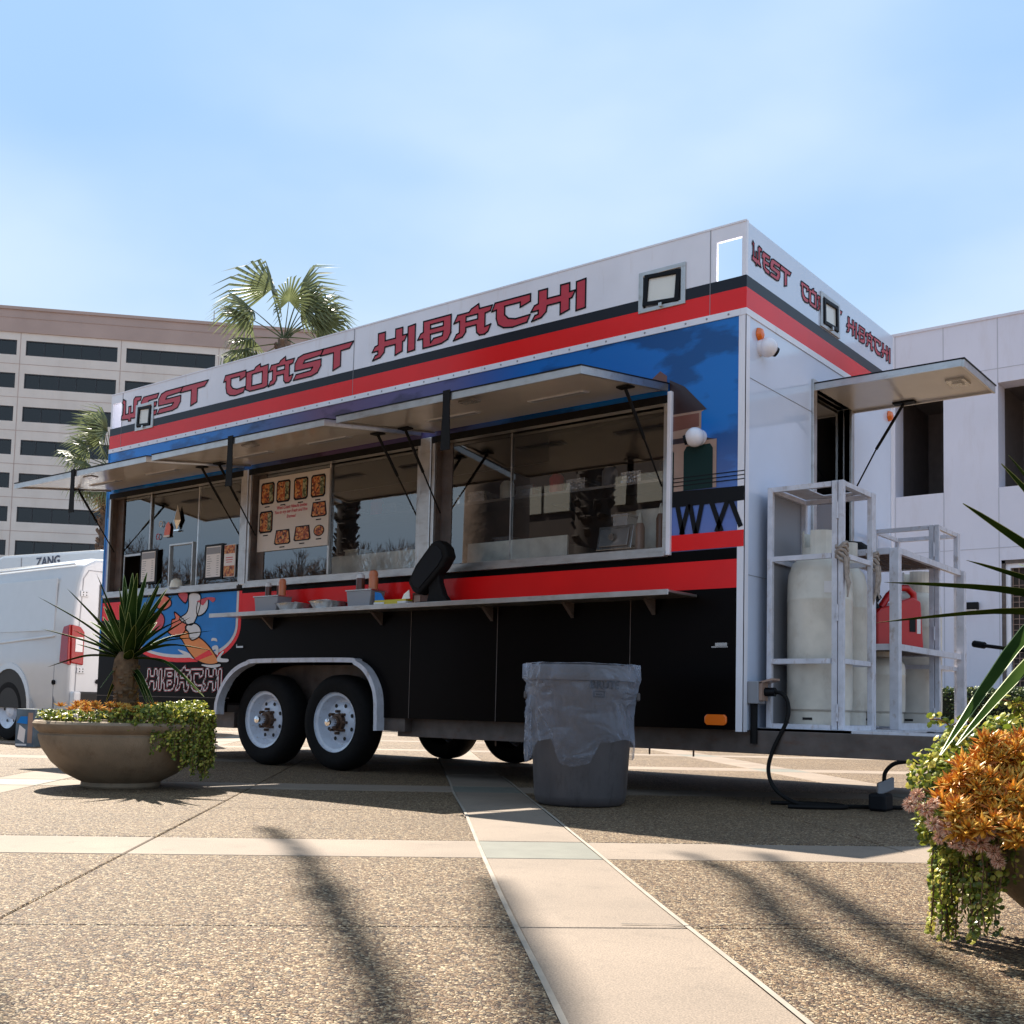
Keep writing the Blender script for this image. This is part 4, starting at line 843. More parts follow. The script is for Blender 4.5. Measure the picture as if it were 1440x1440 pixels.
# ------------------------------------------------ gas cages, rack and tanks
def rods(L, mt, w_=.032):
    b = MB()
    for a, c_ in L: b.bar(a, c_, w_)
    return b
def cagef(name, lb, x0, x1, y0, y1, z0, z1, mids, split=True):
    t = thing(name, lb, 'gas cage', ((x0+x1)/2, (y0+y1)/2, z0), None)
    for (x, y) in ((x0, y0), (x1, y0), (x0, y1), (x1, y1)):
        build('post', MB().box(x-.016, x+.016, y-.016, y+.016, z0, z1), M['cage'], t, bevel=.002)
    if split:
        build('post', MB().box(x1-.055, x1-.022, y0-.018, y0+.014, z0, z1), M['cage'], t, bevel=.002)
        build('post', MB().box(x1-.014, x1+.018, y1-.055, y1-.022, z0, z1), M['cage'], t, bevel=.002)
        for z in (z0+.10, (z0+z1)/2-.05, z1-.18): build('hinge', MB().tube([(x1-.019, y0-.022, z-.05), (x1-.019, y0-.022, z+.05)], .007, 8), M['cage'], t)
    for z in [z0+.012, z1-.016]+list(mids):
        e = .016
        build('rail', MB().box(x0+e, x1-e-.045*split, y0-.014, y0+.014, z-.015, z+.015), M['cage'], t)
        build('rail', MB().box(x1-.012, x1+.012, y0+e, y1-e, z-.0145, z+.0145), M['cage'], t)
        build('rail', MB().box(x0+e, x1-e, y1-.014, y1+.014, z-.015, z+.015), M['cage'], t)
        build('rail', MB().box(x0-.012, x0+.012, y0+e, y1-e, z-.0145, z+.0145), M['cage'], t)
    return t
ca = cagef('gas_cage', 'tall white steel cage holding the nearest gas cylinder, tied with rags', .08, .53, .20, .70, .457, 1.93, [.86, 1.485])
build('top_panel', MB().box(.10, .25, .22, .68, 1.93, 1.936).box(.25, .50, .22, .30, 1.93, 1.936).box(.25, .5, .6, .68, 1.93, 1.936).box(.44, .51, .3, .6, 1.93, 1.936), M['cage'], ca)
build('side_panel', MB().box(.060, .064, .21, .69, .46, 1.91), M['tagm'], ca)
cc = cagef('gas_cage', 'white steel cage at the far end of the hitch platform, behind the open rack', .08, .53, 1.98, 2.46, .457, 1.92, [.9])
# rack
t = thing('open_rack', 'white open rack with wooden slat shelves between the two gas cages', 'rack', (.3, 1.5, .457))
for (x, y) in ((.555, 1.04), (.09, 1.04), (.565, 2.42), (.09, 1.92)): build('post', MB().box(x-.03, x+.03, y-.03, y+.03, .457, 1.63), M['cage'], t, bevel=.003)
for z in (1.615, .99):
    build('rail', MB().box(.545, .575, 1.07, 2.39, z-.02, z+.02), M['cage'], t); build('rail', MB().box(.12, .525, 1.025, 1.055, z-.02, z+.02), M['cage'], t)
    build('rail', MB().box(.12, .54, 1.905, 1.935, z-.02, z+.02), M['cage'], t); build('rail', MB().box(.08, .11, 1.07, 1.89, z-.02, z+.02), M['cage'], t)
    for k in range(8):
        x = .115+k*.053; build('slat', MB().box(x, x+.042, 1.056, 1.904, z-.012, z+.003+.003*random.random()), M['plank'], t)
build('rail', MB().box(.545, .575, 1.07, 2.39, .457, .50), M['cage'], t)
def tank(x, y, z, lb, h=1.08, r=.19, lab=False):
    t = thing('gas_cylinder', lb, 'gas cylinder', (x, y, z), 'large cream gas cylinders')
    pr = [(r*.93, z), (r*.93, z+.085), (r*.9, z+.088), (r*.99, z+.10), (r, z+.16), (r, z+h*.62), (r*1.01, z+h*.625), (r*1.01, z+h*.635), (r, z+h*.64), (r, z+h*.70), (r*.97, z+h*.76), (r*.85, z+h*.815), (r*.6, z+h*.85), (r*.25, z+h*.862), (.001, z+h*.862)]
    build('cylinder_body', MB().lathe(pr, (x, y, 0), 40), M['tankw'], t, smooth=True)
    cl = MB(); n = 22; rr = r*.56; zz = z+h*.845
    ringv = []
    for k in range(n):
        a = 2*math.pi*k/n
        if k in (3, 4, 14, 15): hi = .06
        else: hi = .165
        for dr in (0, .008):
            pass
        a2 = 2*math.pi*(k+1)/n
        P = lambda q, R_, Z: (x+R_*math.cos(q), y+R_*math.sin(q), Z)
        cl.add([P(a, rr, zz), P(a2, rr, zz), P(a2, rr, zz+hi), P(a, rr, zz+hi), P(a, rr-.006, zz), P(a2, rr-.006, zz), P(a2, rr-.006, zz+hi), P(a, rr-.006, zz+hi)],
               [(0, 1, 2, 3), (4, 7, 6, 5), (3, 2, 6, 7), (0, 4, 5, 1), (0, 3, 7, 4), (1, 5, 6, 2)])
    build('collar', cl, M['tankw'], t)
    build('valve', MB().tube([(x, y, zz), (x, y, zz+.09)], .02, 10).tube([(x-.04, y, zz+.06), (x+.04, y, zz+.06)], .015, 8), M['rust'], t)
    build('foot_slots', MB().box(x-.03, x+.03, y-r*.935, y-r*.92, z+.035, z+.05), M['dark'], t)
    if lab:
        lbv = MB()
        for (u0, u1, z0_, z1_, mm) in ((-1.05, -.7, z+.80, z+.87, 0),): 
            for k in range(4):
                a, b_ = u0+(u1-u0)*k/4, u0+(u1-u0)*(k+1)/4
                lbv.add([(x+(r+.002)*math.cos(q), y+(r+.002)*math.sin(q), zq) for q, zq in ((a, z0_), (b_, z0_), (b_, z1_), (a, z1_))], [(0, 1, 2, 3)])
        build('cylinder_label', lbv, M['paper'], t, fix=False)
tank(.295, .44, .475, 'cream gas cylinder in the nearest cage', 1.22, .195, True)
tank(.29, .86, .475, 'cream gas cylinder half hidden just behind the nearest cage', 1.20, .14)
tank(.30, 1.42, .475, 'short cream gas cylinder under the middle shelf of the rack', .55, .18)
tank(.30, 2.22, .475, 'cream gas cylinder in the far cage', 1.15, .18)
# rags
for k, (x, y, z, lb) in enumerate(((.53, .20, 1.50, 'knotted rag tied round the nearest cage post'), (.535, .69, 1.50, 'knotted rag tied round the rear cage post'))):
    t = thing('rag', lb, 'rag', (x, y, z-.25), 'knotted rags on the gas cage'); rng = random.Random(k+5)
    kb = MB()
    for j in range(5):
        pts = [Vector((x, y, z))+Vector((.032*math.cos(a+j), .032*math.sin(a+j), .018*math.sin(2*a+j)+.02*(j-2))) for a in [2*math.pi*i/9 for i in range(10)]]
        kb.tube(pts, .011, 6)
    build('knot', kb, M['cloth'], t, smooth=True)
    tb = MB()
    for j in range(3):
        pts = [Vector((x+.035+.02*rng.uniform(-1, 1)*i*.3, y-.03+.02*j, z-.03-.06*i*(1-.15*j))) for i in range(5)]
        tb.tube(pts, [.012, .011, .010, .010, .005], 6)
    build('hanging_end', tb, M['cloth'], t, smooth=True)
# dark hoses / bracket bits on rack top
t = thing('hose_bundle', 'black crumpled cover lying on top of the rack', 'cover', (.25, .98, 1.62)); rng = random.Random(9)
hb = MB().lathe([(.13, 1.62), (.12, 1.65), (.07, 1.69), (.001, 1.70)], (.22, 1.1, 0), 18, fn=lambda r, h, th: (r*(1+.2*math.sin(3*th)), h+.012*math.sin(5*th)))
build('cover_heap', hb, M['rubber'], t); 
build('loose_straps', MB().tube([(.5, 1.35, 1.65), (.45, 1.5, 1.665), (.5, 1.62, 1.65), (.48, 1.75, 1.66), (.5, 1.85, 1.645)], .014, 6), M['rubber'], t)
# red fuel can
t = thing('fuel_can', 'red plastic fuel can on the middle shelf of the rack', 'fuel can', (.40, 1.5, 1.01), rz=0)
dr = Vector((.55, .83, 0)).normalized(); dn = Vector((.83, -.55, 0)).normalized(); c0 = Vector((.38, 1.50, 1.0))
cf = lambda u, v, d: tuple(c0+dr*u+Vector((0, 0, v))+dn*d)
body = [(-.19, .005), (.185, .005), (.19, .02), (.175, .26), (.17, .33), (.10, .36), (-.06, .30), (-.16, .27), (-.19, .24)]
build('can_body', MB().prism([body], cf, -.08, .08), M['redpl'], t, bevel=.02)
hn = [(-.10, .285), (-.04, .37), (.03, .425), (.11, .43), (.165, .39), (.17, .32)]
hl = [cf(u, v, 0) for u, v in hn]; build('can_handle', MB().tube(hl, .024, 10), M['redpl'], t, smooth=True)
build('can_spout', MB().tube([cf(-.14, .27, 0), cf(-.16, .32, 0), cf(-.11, .36, 0)], [.03, .026, .018], 12), M['ink'], t)
build('can_sticker', MB().prism([[(.07, .12), (.12, .12), (.12, .21), (.07, .21)]], cf, .0815, .083), M['ink'], t)
build('can_sticker', MB().prism([[(.13, .11), (.16, .11), (.16, .22), (.13, .22)]], cf, .0815, .083), M['paper'], t)
# hitch jack
t = thing('trailer_jack', 'weathered white trailer jack post right of the racks', 'jack', (1.25, 1.72, 0))
build('jack_tube', MB().box(1.205, 1.295, 1.675, 1.765, .05, .95), M['tankw'], t, bevel=.008)
build('jack_head', MB().box(1.185, 1.315, 1.655, 1.785, .90, 1.04), M['ptan'], t, bevel=.012)
build('jack_bolt', MB().lathe([(.02, 1.63), (.02, 1.655)], (1.23, 0, .99), 8, 'y').lathe([(.02, 1.63), (.02, 1.655)], (1.29, 0, .97), 8, 'y'), M['rust'], t)
build('jack_handle', MB().tube([(1.19, 1.74, .99), (.82, 1.95, 1.05)], .013, 8).tube([(.86, 1.93, 1.045), (.78, 1.97, 1.06)], .024, 8), M['rubber'], t, smooth=True)
build('jack_foot', MB().box(1.15, 1.35, 1.62, 1.82, .0, .02).tube([(1.25, 1.72, .02), (1.25, 1.72, .10)], .03, 12), M['rust'], t)
# power cable and adapter
t = thing('power_cable', 'black power cable drooping from the outlet to the ground', 'cable', (.4, .1, 0))
def bez(P, n=24):
    out = []
    P = [Vector(p) for p in P]
    for i in range(len(P)-1):
        p0 = P[max(i-1, 0)]; p1 = P[i]; p2 = P[i+1]; p3 = P[min(i+2, len(P)-1)]
        for k in range(n):
            s = k/n; out.append(.5*((2*p1)+(p2-p0)*s+(2*p0-5*p1+4*p2-p3)*s*s+(3*p1-p0-3*p2+p3)*s*s*s))
    out.append(P[-1]); return out
build('cable', MB().tube(bez([(.13, .12, .675), (.20, .12, .66), (.235, .12, .60), (.235, .10, .50), (.16, .08, .33), (.14, .06, .20), (.20, .05, .09), (.32, .10, .02), (.45, .22, .012), (.60, .34, .012), (.80, .50, .012)], 8), .0125, 8), M['rubber'], t, smooth=True)
build('plug', MB().tube([(.09, .11, .672), (.155, .115, .672)], .028, 10), M['ink'], t, smooth=True)
build('ground_coil', MB().tube(bez([(.30, -.02, .012), (.42, .05, .012), (.55, .20, .012), (.46, .32, .012), (.28, .28, .012), (.12, .14, .012)], 8), .0125, 8), M['rubber'], t, smooth=True)
t = thing('cable_adapter', 'dark adapter on the ground with a cable arching up to the hitch', 'adapter', (.73, .31, 0))
build('adapter_block', MB().box(.67, .77, .24, .38, .0, .10), M['ink'], t, bevel=.015)
build('adapter_plug', MB().obox((.74, .33, .14), (.04, .02, .02), (-.015, .03, 0), (0, -.0, .035)), M['tagm'], t, bevel=.006)
build('arching_cable', MB().tube(bez([(.735, .325, .16), (.74, .33, .22), (.78, .36, .27), (.84, .40, .285), (.90, .44, .29)], 8), .0125, 8), M['rubber'], t, smooth=True)
build('connector', MB().tube([(.88, .43, .288), (.97, .49, .30)], [.02, .032], 10), M['ink'], t)
t = thing('tow_coupler', 'black and red breakaway box on the hitch behind the orange succulents', 'coupler', (1.02, .53, .3))
build('coupler_case', MB().obox((1.02, .53, .385), (.085, .05, -.02), (-.04, .08, 0), (0, 0, .06)), M['ink'], t, bevel=.02)
build('red_marker', MB().obox((1.07, .455, .375), (.04, .02, -.01), (-.004, .006, 0), (0, 0, .035)), M['redpl'], t)
build('support_leg', MB().tube([(.99, .51, .36), (.99, .51, .20)], .03, 10), M['ink'], t)

# ================================================================== TRASH CAN
TC = Vector((-.63, -.78, 0)); 
t = thing('trash_can', 'round grey plastic bin in front of the trailer', 'trash can', TC)
def ribf(r, h, th): return (r*(1+.012*(1 if math.cos(th*8) > .86 else 0)) if .05 < h < .72 and r > .2 else r, h)
prof = [(.001, .006), (.235, .004), (.255, .02), (.265, .06), (.30, .66), (.303, .70), (.315, .705), (.318, .77), (.305, .79), (.295, .785), (.29, .70), (.25, .05), (.001, .04)]
build('bin_body', MB().lathe(prof, TC, 64, fn=ribf), M['grayc'], t, smooth=True)
dcam = (CAM-TC); a0 = math.atan2(dcam.y, dcam.x)
def curv(r, adeg0, z0):
    def f(u, v, d): a = a0+R(adeg0)+u/r; return (TC.x+(r+d)*math.cos(a), TC.y+(r+d)*math.sin(a), z0+v)
    return f
build('bin_lettering', text_mb('BRUTE', .060, curv(.311, 8, .66), .0015, sx=1.0, bold=.0025), M['ink'], t, fix=False)
bl = MB()
for (u0, u1, v0, v1) in ((.02, .085, 0, .006), (.02, .085, .030, .036), (.02, .026, .006, .03), (.079, .085, .006, .03), (.035, .07, .012, .022)):
    f = curv(.3105, 8, .61); bl.add([f(u, v, .0015) for u, v in ((u0, v0), (u1, v0), (u1, v1), (u0, v1))], [(0, 1, 2, 3)])
build('bin_badge', bl, M['ink'], t, fix=False)
# side handles
for sg in (-1, 1):
    a = a0+sg*R(88); p = TC+Vector((math.cos(a), math.sin(a), 0))*.32
    build('bin_handle', MB().bar(p+Vector((-math.sin(a)*.05, math.cos(a)*.05, .62)), p+Vector((math.sin(a)*.05, -math.cos(a)*.05, .62)), .03, .05), M['grayc'], t, bevel=.01)
# liner
n, mm_ = 120, 26
lb_ = MB(); vs = []; fs = []
for j in range(mm_+1):
    for k in range(n):
        th = 2*math.pi*k/n; rel = (th-a0+math.pi) % (2*math.pi)-math.pi     # 0 faces the camera, + is to its right
        ss = lambda e0, e1, x_: (lambda q_: q_*q_*(3-2*q_))(max(0, min(1, (x_-e0)/(e1-e0))))
        low = .37-.135*ss(-.62, -.38, rel)*(1-ss(.12, .42, rel))-.13*(1-ss(-1.15, -.95, rel))-.11*ss(1.15, 1.35, rel)+.008*math.sin(rel*9)
        s = j/mm_; z = .80-(.80-low)*s
        rc = .300+(.02*min(1, max(0, (z-.02)/.66))) if z < .70 else .322
        rc = .268+.042*min(1, z/.7)+(.014 if z > .70 else 0)
        kx = noise.noise(Vector((math.cos(th)*3, math.sin(th)*3, z*5)))
        pull = abs(((rel+1.1)*6+(z-.60)*9)); fold = .013*math.sin(14*math.atan2(z-.60, (rel+1.05)*.31))*min(1, abs(z-.60)*6+abs(rel+1.05))
        r_ = rc+.007+.006*s+.010*abs(kx)+fold*.7
        r_ += .022*s*(1-ss(-1.3, -.9, rel))
        if s < .04: r_ = .30
        if s < .08: z = .80+.004*kx
        vs.append((TC.x+r_*math.cos(th), TC.y+r_*math.sin(th), z))
for j in range(mm_):
    for k in range(n): a = j*n+k; b = j*n+(k+1) % n; fs.append((a, b, b+n, a+n))
lb_.add(vs, fs)
o = build('bin_liner', lb_, M['liner'], None, smooth=True, fix=False); me = o.data
tag(o, 'clear crinkled plastic liner folded over the rim of the grey bin', 'bin liner')
o.location = (0, 0, 0)

# ================================================================== PLANTERS
def leafsword(base, tip, w_, sag=.0, side=None, nseg=9, bend=None):
    """sword leaf as a folded ribbon from base to tip"""
    base, tip = Vector(base), Vector(tip); L = (tip-base).length
    mid = base.lerp(tip, .55)+Vector((0, 0, sag*L))
    P = [base, base.lerp(mid, .5)+Vector((0, 0, sag*L*.3)), mid, tip]
    if bend is not None: P.append(Vector(bend))
    pts = bez(P, 4); n = len(pts); b = MB(); e = MB(); vs = []; ev = []
    for i, p in enumerate(pts):
        s = i/(n-1); d = (pts[min(i+1, n-1)]-pts[max(i-1, 0)]).normalized()
        sd = d.cross(Vector((0, 0, 1)))
        if sd.length < .1: sd = RT.copy()
        sd.normalize(); up_ = sd.cross(d)
        wd = w_*(.55+.9*math.sin(min(1, s*1.7)*math.pi/2)*.5)*(1-s**2.6)+.001
        vs += [p-sd*wd/2+up_*wd*.16, p, p+sd*wd/2+up_*wd*.16, p-up_*wd*.05]
        for sg in (-1, 1): ev += [p+sd*sg*wd/2+up_*wd*.16, p+sd*sg*(wd/2+.0022)+up_*wd*.17]
    fs = []; ef = []
    for i in range(n-1):
        a = i*4; c = a+4
        fs += [(a, a+1, c+1, c), (a+1, a+2, c+2, c+1), (a, c, c+3, a+3), (a+2, a+3, c+3, c+2)]
        g = i*4; h = g+4; ef += [(g, g+1, h+1, h), (g+2, g+3, h+3, h+2)]
    b.add(vs, fs); e.add(ev, ef); return b, e
BOWL = [(.001, .0), (.225, .0), (.235, .012), (.232, .035), (.255, .045), (.33, .085), (.41, .155), (.465, .235), (.485, .29), (.49, .318), (.482, .325), (.482, .332), (.50, .345), (.518, .365), (.522, .385), (.512, .400), (.492, .402), (.478, .39), (.45, .30), (.42, .36)]
def bowl(name, lb, loc):
    t = thing(name, lb, 'planter', loc, 'round concrete bowl planters')
    c = Vector(loc)
    build('bowl', MB().lathe(BOWL[:18]+[(.46, .34), (.001, .34)], c, 72), M['pot'], t, smooth=True)
    build('soil', MB().lathe([(.478, .372), (.3, .39), (.001, .395)], c, 40, fn=lambda r, h, th: (r, h+.012*noise.noise(Vector((r*9, th*2, 1))))), M['soil'], t, smooth=True)
    return t
def leaf_disc(b, p, nrm, r, rng):
    nrm = nrm.normalized(); u = nrm.orthogonal().normalized(); v = nrm.cross(u); a0_ = rng.uniform(0, 6)
    vs = [p+nrm*r*.25]+[p+(u*math.cos(a0_+k*math.pi/3)*1.0+v*math.sin(a0_+k*math.pi/3)*.8)*r for k in range(6)]
    b.add(vs, [(0, k, k % 6+1) for k in range(1, 7)])
def rv(rng): return Vector((rng.gauss(0, 1), rng.gauss(0, 1), rng.gauss(0, 1))).normalized()
def vines(t, c, rng, angs, rim, z1, length, r, dens, nameb='trailing_vine'):
    """strands that start on the rim and hang down outside the bowl"""
    for (a, L) in angs:
        lb = MB(); sb_ = MB()
        for s_ in range(dens):
            aa = a+rng.gauss(0, .09); ro = rim+rng.uniform(-.02, .05); ll = L*rng.uniform(.55, 1.05)
            p = Vector((c.x+ro*.86*math.cos(aa), c.y+ro*.86*math.sin(aa), z1+rng.uniform(.0, .05))); pts = [p.copy()]
            out = Vector((math.cos(aa), math.sin(aa), 0)); n_ = max(6, int(ll/(r*1.5)))
            for k in range(n_):
                s = k/n_
                if s < .18: st = out*.7+Vector((0, 0, .15-s*3))
                else: st = out*.10*math.cos(k*.5)+Vector((rng.uniform(-.22, .22), rng.uniform(-.22, .22), -1))
                p = p+st*(r*1.45)
                if p.z < .012+.002*(k % 3): p.z = .014
                pts.append(p.copy())
                for sg in (-1, 1):
                    sd = Vector((math.cos(k*1.3+aa), math.sin(k*1.3+aa), .1))*sg
                    leaf_disc(lb, p+sd*r*.85, rv(rng)+out*.8+Vector((0, 0, .4)), r*rng.uniform(.7, 1.15), rng)
            sb_.tube(pts[::2], .0022, 4)
        o = build(nameb, lb, M['jade'], t, fix=False); o['kind'] = 'stuff'
        build('vine_stems', sb_, M['stem'], o, fix=False)
def rosette(name, c, r, rng, n=26, mk='fire', axis=None):
    b = MB(); ax = (axis or Vector((0, 0, 1))).normalized(); u = ax.orthogonal().normalized(); v = ax.cross(u)
    for k in range(n):
        s = k/n; th = k*2.4; el = R(80-75*s); L = r*(.45+.6*s)*rng.uniform(.85, 1.15)
        d = (u*math.cos(th)+v*math.sin(th))*math.cos(el)+ax*math.sin(el); sd = d.cross(ax).normalized()*r*.105; upv = sd.cross(d).normalized()*r*.07
        p0 = c; p1 = c+d*L*.6; p2 = c+d*L+ax*r*.06
        b.add([p0-sd*.4, p0+sd*.4, p1-sd, p1+upv, p1+sd, p1-upv, p2], [(0, 3, 2), (0, 1, 3), (1, 4, 3), (2, 3, 6), (3, 4, 6), (0, 2, 5), (1, 5, 4), (0, 5, 1), (2, 6, 5), (5, 6, 4)])
    return b
# ---- left planter
LP = Vector((-3.12, -2.15, 0))
t = bowl('bowl_planter', 'concrete bowl planter with a spiky yucca, in front of the trailer at left', LP); rng = random.Random(11)
RH = Vector((RT.x, RT.y, 0)).normalized(); FH = Vector((FW.x, FW.y, 0)).normalized()
def left_pt(pxx, pyy, dep=0.): return LP+RH*((pxx-170)*.00443)+FH*dep+Vector((0, 0, .552-(pyy-979.8)*.00443))
yt = thing('yucca', 'spiky yucca with a short fibrous trunk in the left bowl', 'plant', LP+Vector((0, 0, .385)))
tr = MB(); hz = [(.062, .37), (.058, .45), (.062, .55), (.072, .66), (.078, .72), (.07, .78), (.05, .83)]
tr.lathe(hz, LP, 16, fn=lambda r, h, th: (r*(1+.08*math.sin(h*90+th*3)), h)); build('trunk', tr, M['ytrunk'], yt)
sk = MB()
for k in range(60):
    a = rng.uniform(0, 6.28); z = rng.uniform(.45, .74); c = LP+Vector((.066*math.cos(a), .066*math.sin(a), z))
    sk.obox(c, (math.cos(a)*.012, math.sin(a)*.012, .014), (-math.sin(a)*.014, math.cos(a)*.014, 0), (-.2*.02*math.cos(a), -.2*.02*math.sin(a), .006))
o = build('trunk_scales', sk, M['ytrunk'], yt); o['kind'] = 'stuff'
tips = [((51, 844), -.12, .02), ((41, 886), .05, .0), ((99, 834), -.2, .0), ((117, 850), .2, .0), ((130, 811), -.1, 0), ((152, 806), .1, 0), ((172, 805), .0, 0), ((190, 809), -.15, 0), ((181, 800), .15, 0), ((212, 812), .0, 0), ((225, 826), -.2, 0),
        ((247, 842), -.25, 0), ((244, 864), .1, .05), ((300, 914), -.15, .07), ((255, 892), .2, .06), ((299, 977), -.30, .10), ((64, 941), -.05, .06), ((140, 830), .25, 0), ((200, 820), .3, 0), ((88, 870), .3, .03), ((270, 880), .3, .05)]
HD = LP+Vector((0, 0, .80))
def yleaf(parent, base, tip, w_, sag, bend=None):
    b, e = leafsword(base, tip, w_, sag, bend=bend); o = build('leaf', b, M['leafy'], parent, smooth=True); build('leaf_edge', e, M['yedge'], o, fix=False)
for (p, dep, sag) in tips:
    tip = left_pt(p[0], p[1], dep); d = (tip-HD).normalized()
    yleaf(yt, HD+d*.04, tip, .066, sag+.02)
for k in range(30):
    a = rng.uniform(0, 6.28); el = R(rng.choice([rng.uniform(35, 85), rng.uniform(5, 60)])); L = rng.uniform(.30, .46)
    d = Vector((math.cos(a)*math.cos(el), math.sin(a)*math.cos(el), math.sin(el))); yleaf(yt, HD+d*.03-Vector((0, 0, .03)), HD+d*L, rng.uniform(.052, .072), .02)
yleaf(yt, HD-Vector((0, 0, .04)), left_pt(222, 990, -.15), .045, .10); yleaf(yt, HD-Vector((0, 0, .04)), left_pt(143, 968, -.1), .035, .12)
for k in range(6):
    a = rng.uniform(0, 6.28); yleaf(yt, HD-Vector((0, 0, .05)), HD+Vector((math.cos(a)*.2, math.sin(a)*.2, -.28)), .04, .1)
# groundcover in the left bowl
def fill(t, c, rng, n, r, rmax, zf, keep=lambda a, q: True):
    b = MB()
    for k in range(n):
        a = rng.uniform(0, 6.28); q = rmax*math.sqrt(rng.random())
        if not keep(a, q): continue
        p = c+Vector((q*math.cos(a), q*math.sin(a), zf(a, q)+rng.uniform(0, .05))); leaf_disc(b, p, rv(rng)+Vector((0, 0, .9)), r*rng.uniform(.7, 1.2), rng)
    o = build('leaf_mat', b, M['jade'], t, fix=False); o['kind'] = 'stuff'
ar_ = math.atan2(RH.y, RH.x)              # angle of camera-right in the world
gl = thing('jade_vines', 'yellow green trailing jade vines spilling over the right rim of the left bowl', 'plant', LP+Vector((.3, .2, .4)))
zf = lambda a, q: .385+.075*max(0, math.cos(a-ar_))*min(1, q/.35)+.03
fill(gl, LP, rng, 2300, .011, .50, zf, lambda a, q: math.cos(a-ar_+.2) > .1 or q > .40)
fill(gl, LP+RH*.33, rng, 1500, .011, .22, lambda a, q: .43)
vines(gl, LP, rng, [(ar_-1.0, .10), (ar_-.7, .30), (ar_-.45, .42), (ar_-.25, .50), (ar_-.05, .52), (ar_+.12, .44), (ar_+.35, .40), (ar_+.6, .30)], .52, .43, .4, .0115, 20)
vines(gl, LP, rng, [(ar_-1.3-.25*k, .06+.04*(k % 2)) for k in range(9)], .47, .41, .1, .010, 7)
gf = thing('fire_sedum', 'orange succulent rosettes around the yucca trunk in the left bowl', 'plant', LP+Vector((-.05, -.1, .39)))
for k in range(60):
    a = rng.uniform(0, 6.28); q = rng.uniform(.07, .42)
    if math.cos(a-ar_) > .55 and q > .2: continue
    c = LP+Vector((q*math.cos(a), q*math.sin(a), .455+rng.uniform(-.01, .05))); build('rosette', rosette('r', c, rng.uniform(.038, .06), rng, 16), M['fire'], gf, fix=False)
st_ = thing('stone', 'smooth pinkish stone lying in the left bowl', 'stone', LP-RH*.26-FH*.15+Vector((0, 0, .40)))
build('stone_body', MB().sphere(LP-RH*.26-FH*.2+Vector((0, 0, .425)), .06, 14, 8, .45), M['board'], st_, smooth=True)
# ---- right planter
RP = Vector((2.59, -2.94, 0))
t = bowl('bowl_planter', 'concrete bowl planter cut by the right edge, overflowing with orange succulents', RP); rng = random.Random(21)
def rpt(pxx, pyy, dep=0.): 
    d = FW+RT*((pxx-720)/1550.957)-UP*((pyy-880.46)/1550.957); q = (RP-CAM).dot(FH)+dep; return CAM+d*(q/d.dot(FH))
yt = thing('yucca', 'yucca in the right bowl, long pointed leaves reaching in from the right edge', 'plant', RP+Vector((0, 0, .39)))
HD2 = rpt(1610, 890)
build('trunk', MB().lathe([(.07, .37), (.07, HD2.z-.1), (.05, HD2.z)], (HD2.x, HD2.y, 0), 14), M['ytrunk'], yt)
for (p, dep, sag) in (((1354, 708), -.1, .0), ((1359, 788), .05, .03), ((1243, 819), -.1, .05), ((1231, 876), -.15, .05), ((1404, 912), .1, .05), ((1408, 652), 0, .0), ((1418, 640), .1, 0), ((1322, 1062), -.32, .22), ((1345, 1048), -.25, .14), ((1470, 560), .1, 0), ((1560, 560), 0, 0)):
    tip = rpt(p[0], p[1], dep); d = (tip-HD2).normalized(); yleaf(yt, HD2+d*.04, tip, .078, sag)
for k in range(26):
    a = ar_+rng.uniform(-2.2, 2.2); el = R(rng.uniform(0, 80)); d = Vector((math.cos(a)*math.cos(el), math.sin(a)*math.cos(el), math.sin(el))); yleaf(yt, HD2+d*.03, HD2+d*rng.uniform(.35, .55), .05, .02)
gv = thing('jade_vines', 'round leaved jade vines hanging to the ground from the right bowl', 'plant', RP+Vector((-.3, -.2, .4)))
al = ar_+math.pi                          # towards camera-left
fill(gv, RP, rng, 3200, .009, .54, lambda a, q: .40+.06*math.sin(q*6)+.03*math.sin(a*3), lambda a, q: True)
def blob(t_, c, rx, rz, n, r):
    b = MB()
    for k in range(n):
        d = rv(rng); p = c+Vector((d.x*rx, d.y*rx, d.z*rz))*rng.uniform(.6, 1.05); leaf_disc(b, p, rv(rng)+d*.6+Vector((0, 0, .5)), r*rng.uniform(.7, 1.2), rng)
    o = build('leaf_clump', b, M['jade'], t_, fix=False); o['kind'] = 'stuff'
for (p, dep, rx, rz, n) in (((1330, 1090), -.05, .09, .07, 420), ((1322, 1150), -.08, .055, .08, 380), ((1355, 1045), .1, .07, .04, 260), ((1400, 1035), .15, .09, .035, 300), ((1345, 1180), -.1, .05, .05, 260), ((1430, 1020), .2, .08, .03, 200)):
    blob(gv, rpt(p[0], p[1], dep), rx, rz, n, .0095)
vines(gv, RP, rng, [(al-.45, .40), (al-.32, .48), (al-.2, .50), (al-.09, .50), (al+.02, .50), (al+.12, .50), (al+.21, .46)], .515, .40, .4, .0085, 17)
for (p, dep, rx, rz, n_) in (((250, 1003), -.05, .13, .055, 800), ((275, 1025), -.05, .09, .09, 600), ((225, 1000), -.2, .10, .03, 350), ((215, 1018), -.42, .06, .035, 160)):
    blob(gl, left_pt(p[0], p[1], dep), rx, rz, n_, .0115)
